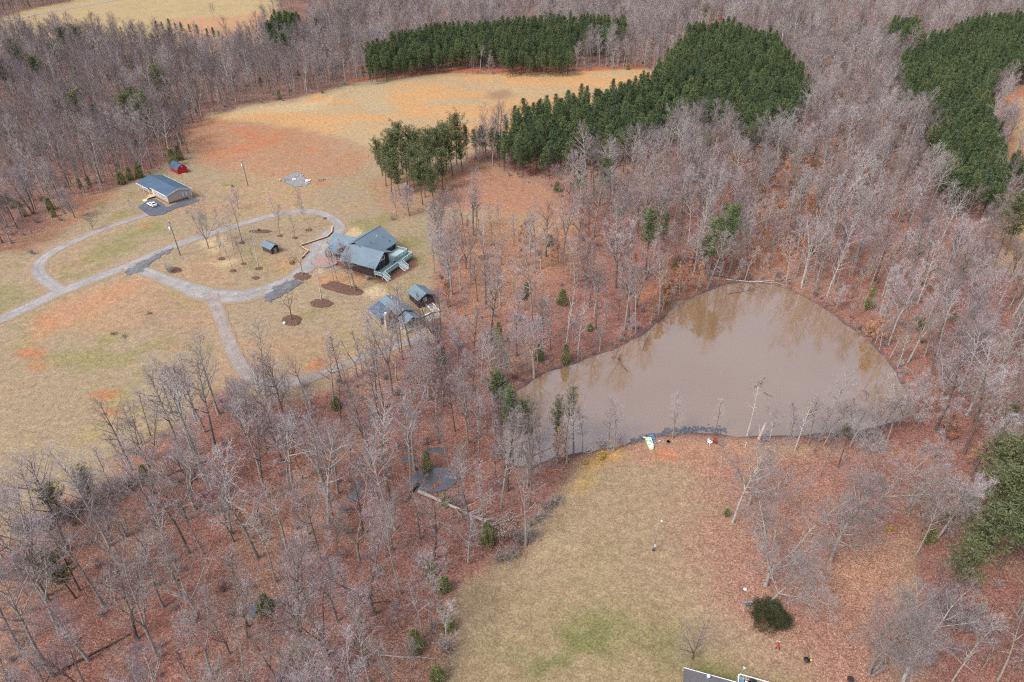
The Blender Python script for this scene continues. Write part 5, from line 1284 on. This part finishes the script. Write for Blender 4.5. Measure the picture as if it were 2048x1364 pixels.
m.build('roof', 'shingle_blue', B); box('door', 'barn_red', B, .01, .06, 1.2, 2.9, 0, 2.0); box('gable_vent', 'white_paint', B, .01, .06, 1.8, 2.3, 2.7, 3.0); box('ramp', 'new_lumber', B, .1, 1.2, 1.2, 2.9, -.3, .06)
window(B, 'y', 0, -4.4, -3.7, 1.1, 1.8, 'barn_red', out=-1)

# the house whose roof enters at the bottom edge
hb = hz(33, 60); c0 = g(1368, 1336, hb + 3.6); c1 = g(1480, 1367, hb + 3.6); dx = (c1[0] - c0[0], c1[1] - c0[1])
N_ = root('grey_roofed_house', (c0[0], c0[1], hb), dx, 'house at the bottom edge with grey-brown shingle roof and white eave', 'house')
m = MB(); m.slab([(0, 0, 3.6), (14, 0, 3.6), (14, -4.6, 5.4), (0, -4.6, 5.4)], .15); m.slab([(0, -4.6, 5.4), (14, -4.6, 5.4), (14, -9.2, 3.6), (0, -9.2, 3.6)], .15); rN = m.build('roof', 'shingle_grey', N_)
gable_walls(N_, .5, 13.5, -8.7, -.5, -1, -4.6, 5.2, 3.45, 3.45, 'tan_siding'); tr = MB(); tr.box(-.06, 14.06, .005, .1, 3.42, 3.63); tr.build('white_trim', 'white_paint', N_)
vp_ = MB(); vp_.tube([(3.55, -.75, 3.7), (3.55, -.75, 4.5)], .17, 10); v_ = vp_.build('roof_vent', 'blue_plastic', rN); MB().tube([(3.55, -.75, 4.5), (3.55, -.75, 4.66)], [.27, .2], 12).build('vent_cap', 'white_paint', v_)
MB().tube([(3.55, -.75, 3.8), (3.55, -.75, 3.95)], [.36, .2], 12).build('vent_flashing', 'boat_blue', v_)
d0 = g(1478, 1347, hb + 2.1); d1 = g(1545, 1366, hb + 2.1); DK = root('bottom_deck', (d0[0], d0[1], hb), (d1[0] - d0[0], d1[1] - d0[1]), 'deck with white railing corner at the bottom edge beside the grey roof', 'deck')
box('floor', 'mulch', DK, 0, 7.5, -3.2, -.02, .95, 1.1)
railing(DK, [(0, -3.2), (0, 0), (7.4, 0)], 1.1, .95, 'white_paint', 'white_paint', .22, .05)
for x in (0.1, 3.7, 7.3): box('support', 'white_paint', DK, x - .06, x + .06, -.2, -.08, -1, .94)
def on_deck(name, x, y, label, cat): return empty(name, tuple(DK.matrix_world @ Vector((x, y, 0))) if False else tuple(Matrix.Translation(DK.location) @ Matrix.Rotation(DK.rotation_euler.z, 4, 'Z') @ Vector((x, y, 1.1))), DK.rotation_euler.z, label, cat)
e = on_deck('storage_box', .55, -.8, 'blue storage box in the corner of the bottom deck', 'box'); box('box_body', 'blue_plastic', e, -.28, .28, -.4, .4, 0, .5, bev=.03); box('lid', 'blue_plastic', e, -.31, .31, -.43, .43, .505, .57)
e = on_deck('covered_grill', 1.95, -.35, 'black covered grill against the white deck railing', 'grill'); MB().ball((0, 0, .85), .42, 10, 6, (1, .7, .5)).build('hood', 'black_iron', e, sm=True)
for x in (-.25, .25): box('leg', 'black_iron', e, x - .04, x + .04, -.15, .15, 0, .7)
box('side_shelf', 'black_iron', e, .35, .75, -.2, .2, .75, .8)
e = on_deck('white_bench', 1.2, -1.0, 'white narrow bench on the bottom deck beside the grill', 'bench'); box('seat', 'white_paint', e, -.18, .18, -.6, .5, .4, .46)
for y in (-.5, .4): box('leg', 'white_paint', e, -.15, .15, y - .03, y + .03, 0, .39)
dl_ = gp(1483, 1352); e = empty('satellite_dish', (dl_[0], dl_[1], dl_[2]), .4, 'small pale satellite dish on a pole just behind the bottom deck', 'dish')
MB().tube([(0, 0, 0), (0, 0, 1.9)], .035, 6).build('mast', 'metal_grey', e); MB().tube([(0, 0, 1.9), (.12, .06, 2.0), (.2, .1, 2.05)], [.05, .22, .33], 14).build('dish', 'transformer_grey', e); MB().tube([(.05, 0, 1.8), (.6, .25, 1.85)], .02, 5).build('feed_arm', 'metal_grey', e)

# ------------------------------------------------------------------ poles
def pole(px, py, h, label, lean=0):
    p = gp(px, py); e = empty('utility_pole', p, .5, label, 'utility pole'); e.rotation_euler.y = lean
    MB().tube([(0, 0, -.5), (0, 0, h)], [.17, .11], 8).build('shaft', 'pole_wood', e, sm=True)
    t_ = MB().tube([(-.42, 0, h * .74), (-.42, 0, h * .74 + .15), (-.42, 0, h * .74 + 1.1), (-.42, 0, h * .74 + 1.25)], [.2, .31, .31, .2], 12).build('transformer', 'transformer_grey', e, sm=True)
    MB().tube([(-.42, 0, h * .74 + 1.25), (-.42, 0, h * .74 + 1.5)], .05, 6).build('bushing', 'transformer_grey', t_); box('bracket', 'metal_grey', e, -.2, -.05, -.06, .06, h * .74 + .3, h * .74 + .45)
    MB().tube([(0, 0, h), (0, 0, h + .3)], .06, 6).build('insulator', 'white_paint', e); box('crossarm', 'pole_wood', e, -.5, .5, -.16, -.115, h - .5, h - .38)
pole(361, 511, 12.3, 'dark utility pole with grey transformer beside the gravel drive', -.03)
pole(496, 371, 10.5, 'grey utility pole with transformer at the edge of the red clay', -.02)
p = gp(1307, 1101); e = empty('lawn_light_pole', p, .2, 'wooden light pole standing alone on the front lawn', 'light pole')
MB().tube([(0, 0, -.5), (0, 0, 8.3)], [.13, .09], 8).build('shaft', 'light_pole', e, sm=True); MB().tube([(0, 0, 7.9), (.35, 0, 8.2), (.6, 0, 8.2)], .035, 6).build('arm', 'metal_grey', e)
l_ = MB().tube([(.6, 0, 8.05), (.6, 0, 8.2), (.6, 0, 8.3)], [.2, .17, .08], 12).build('lamp_head', 'white_paint', e); box('meter_box', 'transformer_grey', e, -.15, .15, -.25, -.13, 1.3, 1.9)
MB().tube([(0, 0, 8.3), (0, 0, 8.4)], .1, 8).build('pole_cap', 'metal_grey', e); MB().tube([(0, 0, -.1), (0, 0, .35)], [.3, .22], 8).build('foot', 'wet_log', e)
for px, py, h, lab in ((345, 520, 2.0, 'thin white marker post beside the drive fork'), (1490, 895, 1.5, 'thin grey stake on the near pond bank below the tall tree')):
    p = gp(px, py); e = empty('marker_post', p, 0, lab, 'post'); MB().tube([(0, 0, -.2), (0, 0, h)], .045, 6).build('shaft', 'white_paint', e); MB().tube([(0, 0, h), (0, 0, h + .1)], .07, 6).build('cap', 'white_paint', e)

# ------------------------------------------------------------------ mulch rings and beds (low mounds)
def mound(px, py, rx, ry, label, h=.16, mat='mulch', name='mulch_bed', poly=None):
    P = gpoly(poly) if poly else [gp(px + rx * math.cos(a), py + ry * math.sin(a))[:2] for a in np.linspace(0, 6.283, 18, endpoint=False)]
    P = chaikin(P, 1); c = np.mean(P, 0); m = MB(); z0 = hz(*c); n = len(P); rr = random.Random(int(px * 3 + py))
    for s_, zz in ((1.04, -.1), (.97, h * .6), (.7, h), (.35, h * 1.1)):
        for x, y in P: j = 1 + rr.uniform(-.13, .13); X_, Y_ = c[0] + (x - c[0]) * s_ * j, c[1] + (y - c[1]) * s_ * j; m.v.append((X_ - c[0], Y_ - c[1], hz(X_, Y_) - z0 + zz + rr.uniform(-.03, .03)))
    m.v.append((0, 0, h * 1.1))
    for k in range(3):
        for i in range(n): j = (i + 1) % n; m.f.append((k * n + i, k * n + j, (k + 1) * n + j, (k + 1) * n + i))
    for i in range(n): m.f.append((3 * n + i, 3 * n + (i + 1) % n, 4 * n))
    o = m.build(name, mat); o.location = (c[0], c[1], z0 + .02); tag(o, label, 'mulch bed', 'dark mulch beds in the yard'); return o
mound(685, 577, 0, 0, 'long kidney-shaped mulch bed in front of the brown house', .3, poly=[(646,568),(668,563),(700,572),(728,583),(724,590),(700,591),(665,583),(646,577)])
mound(643, 607, 23, 9, 'oval mulch bed below the long kidney-shaped one', .25)
mound(584, 641, 19, 11, 'round mulch bed left of the oval one', .25)
for px, py, r, lab in ((466,542,7,'mulch ring leftmost among the lower yard trees'),(487,528,6,'mulch ring right of the leftmost lower one'),(511,556,8,'lowest small mulch ring nearest the house drive'),(518,537,8,'mulch ring just above the lowest small one'),
    (443,518,7,'mulch ring at the foot of the thin tree by the drive'),(560,472,6,'mulch ring above the small dark shed'),(617,460,7,'mulch ring by the bend of the gravel drive'),(590,476,6,'mulch ring between shed and brick wall'),
    (484,486,6,'mulch ring at the drive edge above the shed'),(877,480,8,'mulch ring right of the brown house'),(967,515,11,'dark mulch ring on the leafy slope'),(985,490,6,'thin dark ring on the leafy slope'),(650,437,5,'small mulch patch inside the drive bend'),(348,540,15,'mulch bed at the fork of the drives')):
    mound(px, py, r, r * .42, lab)
mound(520, 463, 22, 4, 'narrow dark planting bed along the gravel drive'); mound(604, 553, 18, 8, 'mulch and leaves round the pruned tree by the house drive')
mound(790, 548, 0, 0, 'dark planting bed along the front of the deck', .15, poly=[(742,552),(770,558),(800,540),(838,522),(832,516),(800,530),(765,550),(748,545)])

# ------------------------------------------------------------------ fallen logs, snags, brush piles
def log(ax, ay, bx, by, r, label, mat='weathered_log', up=(0.1, .1), branches=0, name='fallen_log', pond=False):
    a = gp(ax, ay); b = gp(bx, by); a = (a[0], a[1], max(a[2], .1)); b = (b[0], b[1], max(b[2], .1)); d = Vector((b[0] - a[0], b[1] - a[1], 0)); L = d.length
    e = empty(name, a, 0, label, 'log'); rr = random.Random(int(ax + by)); n = 6; pts = []
    for k in range(n + 1):
        t = k / n; x, y = a[0] + d.x * t, a[1] + d.y * t; z = max(hz(x, y), .05) - a[2] + r * .8 + up[0] * (1 - t) + up[1] * t
        pts.append((x - a[0] + rr.uniform(-.15, .15), y - a[1] + rr.uniform(-.15, .15), z))
    MB().tube(pts, [r * (1 - .6 * k / n) for k in range(n + 1)], 7).build('trunk', mat, e, sm=True)
    if branches:
        T = Geo(); C = Geo(); dn = unit((d.x, d.y, .15))
        for k in range(branches):
            p, _ = at_(pts, rr.uniform(.45, .99)); Q = walk(rr, p, turn(dn, rr.uniform(.4, 1.1), rr.uniform(0, 6.28)), L * rr.uniform(.2, .45), 5, .12, .0)
            Q = [(x, y, max(z, hz(x + a[0], y + a[1]) - a[2])) for x, y, z in Q]; T.tube(Q, [.12 * r / .3, .09 * r / .3, .06, .05, .03, .02], 4)
            for _ in range(7):
                p2, d2 = at_(Q, rr.uniform(.2, .98)); C.slip(walk(rr, p2, turn(d2, rr.uniform(.5, .9), rr.uniform(0, 6.28)), L * rr.uniform(.05, .16), 3, .15, .0), .05, rr)
        o = bpy.data.objects.new('branches', mesh_np('branches', T.v + C.v, list(T.f) + [i + len(T.v) for i in C.f], T.c + C.c, [mat])); link(o, e)
log(838, 985, 1000, 1062, .42, 'big pale fallen tree with spread branches left of the lawn', up=(.2, .6), branches=26)
log(1040, 1125, 1085, 1160, .08, 'thin fallen pole at the wood edge left of the lawn', 'grey_wood'); log(755, 1312, 880, 1318, .13, 'thin pale log reaching onto the lawn near the bottom edge')
log(310, 962, 420, 922, .22, 'dark fallen log near the clay patch in the left wood', 'wet_log'); log(125, 1340, 260, 1270, .2, 'dark fallen log in the lower left wood', 'wet_log')
log(1500, 566, 1592, 558, .16, 'pale fallen trunk along the far tip of the pond', branches=8); log(1452, 560, 1560, 566, .2, 'long pale dead tree lying at the far pond edge', branches=8)
log(1400, 548, 1500, 562, .15, 'dark fallen trunk on the bank beyond the pond', 'wet_log', branches=6); log(1345, 528, 1440, 520, .14, 'thin fallen trunk in the wood beyond the pond')
log(835, 970, 812, 1005, .3, 'dark rotten log beside the small pool', 'wet_log'); log(690, 1208, 800, 1205, .12, 'dark thin log lying in the wood below the fallen tree', 'wet_log')
log(1255, 755, 1228, 722, .10, 'dead branch sticking out of the pond near the left bank', 'wet_log', up=(0, .8), branches=7, name='pond_snag'); log(1283, 712, 1296, 680, .08, 'dead twiggy branch at the left pond bank', 'wet_log', up=(0, .9), branches=4, name='pond_snag')
log(1506, 786, 1522, 776, .09, 'twisted snag rising from the middle of the pond', 'wet_log', up=(0, 1.0), branches=9, name='pond_snag'); log(1524, 796, 1542, 805, .08, 'short log floating beside the snag in the pond', 'wet_log', name='pond_snag')
log(1452, 598, 1500, 588, .08, 'branchy snag in the shallow far tip of the pond', 'wet_log', branches=8, name='pond_snag')
p = gp(1518, 878); e = empty('broken_stump', p, 0, 'pale broken split stump on the near pond bank', 'stump')
MB().tube([(0, 0, -.2), (.1, 0, 1.5), (.5, .2, 3.6), (.7, .3, 5.0)], [.42, .36, .26, .05], 8).build('trunk', 'weathered_log', e); MB().tube([(0, 0, 1.2), (-.5, .1, 3.2), (-.8, .3, 4.4)], [.22, .14, .03], 6).build('split_limb', 'weathered_log', e)
def pile(px, py, r, label, mat, n=40, name='brush_pile', ln=1.6, th=.05):
    p = gp(px, py); rr = random.Random(int(px)); m = MB()
    for k in range(n):
        a = rr.uniform(0, 6.28); q = r * math.sqrt(rr.random()) * .8; x, y = q * math.cos(a), q * math.sin(a); z = .1 + .5 * (1 - q / r) * rr.random(); b = rr.uniform(0, 3.14); l = ln * rr.uniform(.4, 1)
        m.tube([(x - l * math.cos(b) / 2, y - l * math.sin(b) / 2, z), (x + l * math.cos(b) / 2, y + l * math.sin(b) / 2, z + rr.uniform(-.1, .5))], th * rr.uniform(.6, 1.3), 4)
    o = m.build(name, mat); o.location = p; tag(o, label, 'brush pile')
pile(580, 521, 2.2, 'pile of pale cut branches beside the house drive', 'tan_wood_pile', 50); pile(586, 527, 1.2, 'small dark pile of sticks right against the house drive', 'wet_log', 22)
pile(1215, 897, 1.6, 'low brush heap on the near pond bank', 'grey_wood', 26); pile(755, 1145, 2.0, 'tangle of grey sticks in the wood', 'grey_wood', 26); pile(300, 628, .9, 'tiny dark burn pile in the disturbed field', 'black_iron', 16, ln=.8)
pile(228, 668, 1.0, 'small dark scatter of sticks on the left field', 'wet_log', 14, ln=.9); pile(250, 674, 1.2, 'second dark scatter of sticks on the left field', 'wet_log', 16, ln=.9); pile(345, 757, 1.8, 'thin pale branch lying on the left field by the track', 'grey_wood', 12)
pile(1180, 905, 2.2, 'flat heap of sticks near the pond left of the yellow shrub', 'weathered_log', 22)
m = MB(); rr = random.Random(9)
for k in range(420):
    t = rr.random(); a_, b_ = 1262 + 190 * t, 884 - 62 * t + 42 * t * t + rr.gauss(0, 2.2); x, y, z = gp(a_, b_); s_ = rr.uniform(.08, .32)
    M = Matrix.Translation((x, y, max(z, .1) + .02)) @ Matrix.Rotation(rr.uniform(0, 3), 4, 'Z') @ Matrix.Rotation(rr.uniform(-.5, .5), 4, 'X'); m.box(-s_, s_, -s_ * .7, s_ * .7, -s_ * .4, s_ * .4, M)
tag(m.build('bank_stones', 'bank_rock'), 'dark wet stones along the near pond bank by the boats', None, None, 'stuff')
# concrete slab and rubble of a former building
pad = gpoly([(556,362),(585,346),(602,346),(610,356),(622,366),(612,372),(588,375),(572,366)]); sheet('old_slab', pad, 0, 'debris_grey', 'broken grey concrete slab with rubble beyond the drive', True, .14, sub=.5)
for k, (a, b, c, mt, lab) in enumerate([(588,360,.9,'white_concrete','pale broken block on the old slab'),(600,352,1.1,'concrete','tan rubble heap on the far side of the old slab'),(614,363,1.0,'white_paint','white scrap sheet on the right of the old slab'),(573,361,.9,'patio_brick','reddish rubble at the left of the old slab'),(606,364,.6,'tan_wood_pile','small tan scrap on the old slab'),(642,361,1.2,'debris_grey','grey rubble heap right of the old slab'),(560,361,.8,'new_lumber','orange tan scrap at the left corner of the old slab')]):
    p = gp(a, b); m = MB(); rr = random.Random(k)
    for q in range(9):
        M = Matrix.Translation((rr.uniform(-c, c), rr.uniform(-c, c), .15 + .1 * rr.random())) @ Matrix.Rotation(rr.uniform(0, 3), 4, 'Z') @ Matrix.Rotation(rr.uniform(-.4, .4), 4, 'X'); w = rr.uniform(.15, .5) * c; m.box(-w, w, -w * .6, w * .6, -.12, .12, M)
    o = m.build('rubble_heap', mt); o.location = (p[0], p[1], p[2] + .1); tag(o, lab, 'rubble', 'rubble on the old slab')

# ------------------------------------------------------------------ boats and things on the near bank
def boat(ax, ay, bx, by, w, label, hull, inner, pointed):
    a = gp(ax, ay); b = gp(bx, by); L = math.hypot(b[0] - a[0], b[1] - a[1]); e = root('jon_boat' if pointed else 'flat_boat', ((a[0] + b[0]) / 2, (a[1] + b[1]) / 2, (a[2] + b[2]) / 2 + .05), (b[0] - a[0], b[1] - a[1]), label, 'boat')
    n = 9; K = []
    for k in range(n):
        t = k / (n - 1); x = -L / 2 + L * t; hw = w / 2 * ((1 - max(0, t - .45) ** 2 * 1.6) * (1 - max(0, .15 - t) * 1.0) if pointed else (.97 if k in (0, n - 1) else 1)); K.append((x, hw, .42 + (.12 * t * t if pointed else 0)))
    m = MB()
    for x, hw, z in K: m.v += [(x, -hw, z), (x, -hw * .86, .0), (x, hw * .86, .0), (x, hw, z), (x, hw - .07, z), (x, hw * .86 - .07, .09), (x, -hw * .86 + .07, .09), (x, -hw + .07, z)]
    for k in range(n - 1):
        for j in range(8): q = (j + 1) % 8; m.f.append((k * 8 + j, (k + 1) * 8 + j, (k + 1) * 8 + q, k * 8 + q))
    for k in (0, n - 1): f = [k * 8 + j for j in range(4)]; m.f.append(tuple(f)); 
    m.build('hull', hull, e)
    for t in (.18, .5, .8): x = -L / 2 + L * t; hw = np.interp(x, [q[0] for q in K], [q[1] for q in K]) - .08; box('bench', inner, e, x - .16, x + .16, -hw, hw, .26, .31)
    box('stern', hull, e, -L / 2 - .01, -L / 2 + .06, -K[0][1] + .02, K[0][1] - .02, .02, .4); return e
boat(1295, 878, 1303, 900, 1.55, 'pale green and white jon boat pulled up on the near pond bank', 'boat_green', 'white_paint', True)
boat(1300, 871, 1308, 888, 1.25, 'dark blue flat boat with pale rim lying against the green boat', 'boat_blue', 'boat_blue', False)
for (a, b, lab, mt, nm, ct) in [(1294, 876, 'white board on the grass beside the green boat', 'white_paint', 'loose_board', 'board'), (1312, 885, 'white oar lying on the right of the blue boat', 'white_paint', 'oar', 'oar')]:
    p = gp(a, b); e = empty(nm, (p[0], p[1], p[2] + .08), .5 if nm == 'oar' else -.2, lab, ct)
    if nm == 'oar': MB().tube([(-1, 0, 0), (.7, 0, 0)], .035, 6).build('shaft', mt, e); box('blade', mt, e, .7, 1.2, -.1, .1, -.02, .02)
    else: box('plank', mt, e, -.9, .9, -.16, .16, -.03, .03)
def chair(px, py, mat, rz, label, s=1.15):
    p = gp(px, py); e = empty('lawn_chair', p, rz, label, 'chair'); e.scale = (s, s, s)
    for k in range(5): box('seat_slat', mat, e, -.3, .3, -.28 + .115 * k, -.28 + .115 * k + .09, .4, .43)
    M = Matrix.Translation((0, .28, .42)) @ Matrix.Rotation(R(-20), 4, 'X')
    for k in range(5): box('back_slat', mat, e, -.3 + .122 * k, -.3 + .122 * k + .1, 0, .03, .02, .75, M)
    for x in (-.34, .34):
        box('armrest', mat, e, x - .06, x + .06, -.35, .35, .60, .63)
        for y in (-.3, .3): box('leg', mat, e, x - .03, x + .03, y - .03, y + .03, 0, .59)
chair(1419, 888, 'white_paint', .6, 'white lawn chair on the near pond bank, left of the red one'); chair(1429, 887, 'dark_red_plastic', -.3, 'dark red lawn chair on the near pond bank, right of the white one')
def thing(name, px, py, label, cat, rz=0): return empty(name, gp(px, py), rz, label, cat)
e = thing('bucket', 1336, 886, 'dark teal bucket on the leaves below the pond bank tree', 'bucket'); MB().tube([(0, 0, 0), (0, 0, .55)], [.3, .38], 12).build('pail', 'teal_plastic', e); MB().tube([(0, 0, .5), (0, 0, .55)], [.39, .40], 12).build('rim', 'black_iron', e)
e = thing('garden_bench', 1497, 1207, 'grey bench seat on the leaves left of the round evergreen bush', 'bench', .1); box('seat', 'debris_grey', e, -.9, .9, -.2, .2, .42, .48)
for x in (-.7, .7): box('leg', 'debris_grey', e, x - .06, x + .06, -.18, .18, 0, .42)
e = thing('watering_can', 1495, 1212, 'teal watering can beside the grey bench', 'watering can'); MB().tube([(0, 0, 0), (0, 0, .42)], [.24, .2], 10).build('can_body', 'teal_plastic', e); MB().tube([(.2, 0, .1), (.5, 0, .5)], .04, 6).build('spout', 'teal_plastic', e); MB().tube([(-.2, 0, .1), (-.4, 0, .35), (0, 0, .6)], .025, 6).build('handle', 'teal_plastic', e)
e = thing('white_bucket_lid', 1490, 1179, 'small white disc lying on the grass above the grey bench', 'lid'); MB().tube([(0, 0, 0), (0, 0, .12)], .28, 14).build('disc', 'white_paint', e); MB().tube([(0, 0, .12), (0, 0, .2)], .08, 8).build('knob', 'white_paint', e)
e = thing('toy_tricycle', 1555, 1294, 'small red tricycle on the grass below the round evergreen bush', 'tricycle', 1.2); box('body', 'red_plastic', e, -.3, .35, -.1, .1, .35, .5, bev=.03); box('seat', 'red_plastic', e, -.35, -.05, -.16, .16, .5, .6, bev=.03)
MB().tube([(.3, 0, .3), (.42, 0, .95)], .04, 6).build('fork', 'red_plastic', e); MB().tube([(.42, -.3, .95), (.42, .3, .95)], .03, 6).build('handlebar', 'white_paint', e)
for x, y, q in ((.3, 0, .24), (-.35, .25, .17), (-.35, -.25, .17)): MB().tube([(x, y - .05, q), (x, y + .05, q)], q, 12).build('wheel', 'black_rubber', e)
e = thing('fire_pit', 1612, 1323, 'round black fire bowl near the lower right of the lawn', 'fire pit'); MB().tube([(0, 0, .15), (0, 0, .3), (0, 0, .55), (0, 0, .5), (0, 0, .32)], [.18, .38, .5, .44, .2], 16).build('bowl', 'black_iron', e, sm=True)
for a in (0, 2.1, 4.2): MB().tube([(.3 * math.cos(a), .3 * math.sin(a), .3), (.4 * math.cos(a), .4 * math.sin(a), 0)], .03, 5).build('leg', 'black_iron', e)
e = thing('yellow_toy_truck', 1620, 1322, 'little yellow and white toy truck beside the black fire bowl', 'toy'); box('bed', 'yellow_plastic', e, -.1, .25, -.14, .14, .1, .32); box('cab', 'white_paint', e, -.32, -.11, -.13, .13, .1, .42)
for x in (-.2, .15):
    for y in (-.15, .15): MB().tube([(x, y - .02, .09), (x, y + .02, .09)], .09, 8).build('wheel', 'black_rubber', e)
e = thing('dark_tub', 1700, 1361, 'dark tub under the many-stemmed tree at the bottom edge', 'tub'); MB().tube([(0, 0, 0), (0, 0, .45), (0, 0, .4), (0, 0, .1)], [.42, .5, .42, .36], 12).build('tub_wall', 'dark_red_plastic', e); MB().tube([(0, 0, .42), (0, 0, .46)], .52, 12).build('rim', 'black_iron', e)
e = thing('garden_globe', 569, 648, 'white ball on the round mulch bed left edge', 'ball'); MB().ball((0, 0, .35), .42, 14, 9).build('globe', 'white_paint', e, sm=True); MB().tube([(0, 0, -.1), (0, 0, .1)], .25, 10).build('base', 'concrete', e)
e = thing('black_barrel', 465, 374, 'small black barrel on the grass beyond the tan house', 'barrel'); MB().tube([(0, 0, 0), (0, 0, .4), (0, 0, .8)], [.38, .43, .38], 12).build('drum', 'black_iron', e); MB().tube([(0, 0, .8), (0, 0, .83)], .36, 12).build('lid', 'black_rubber', e)
# the round evergreen bush, forsythia, beige-leaved bush
add_proto('yew', 'yew', *bushy(900, 3.6, 4.2, 11000, .30, .10, 'dome', 3), ['pine_bark', 'yew_leaves', 'yew_leaves'], 3.6, 'round dark')
add_proto('forsythia', 'forsythia', *twig_bush(901, 1.3, 1.3, 22, leafn=7), ['twig', 'twig', 'yellow_blossom'], 1.3, 'yellow')
add_proto('beige', 'beige', *twig_bush(902, 4.5, 3, 26, leafn=7), ['bark', 'twig', 'pale_leaves'], 4.5, 'beige')
yard(1538, 1238, 'yew', 2.7, 'evergreen_bush', 'large round dark evergreen bush on the right of the front lawn', 'bush')
yard(1203, 916, 'forsythia', 1.5, 'yellow_shrub', 'bright yellow flowering shrub near the pond left of the boats', 'shrub'); yard(1170, 928, 'forsythia', .9, 'yellow_shrub', 'faint small yellow shrub left of the bright one by the pond', 'shrub')
yard(1777, 1060, 'forsythia', 1.0, 'yellow_shrub', 'small yellow green shrub in the leafy clearing on the right', 'shrub'); yard(1008, 1080, 'beige', 4.2, 'beige_leaved_shrub', 'shrub with papery beige leaves by the fallen tree at the lawn edge', 'shrub')
for a, b, h, lab in ((706, 533, 1.6, 'green shrub against the near wall of the brown house'), (722, 545, 1.1, 'lower green shrub by the near corner of the brown house'), (712, 576, 1.0, 'small green shrub at the right end of the long mulch bed'), (518, 462, 1.0, 'small dark shrub in the planting bed along the gravel drive'), (1453, 1030, 2.0, 'greyish low evergreen at the foot of the tall lawn-edge tree')):
    yard(a, b, 'cedar1', h, 'evergreen_bush', lab, 'bush')
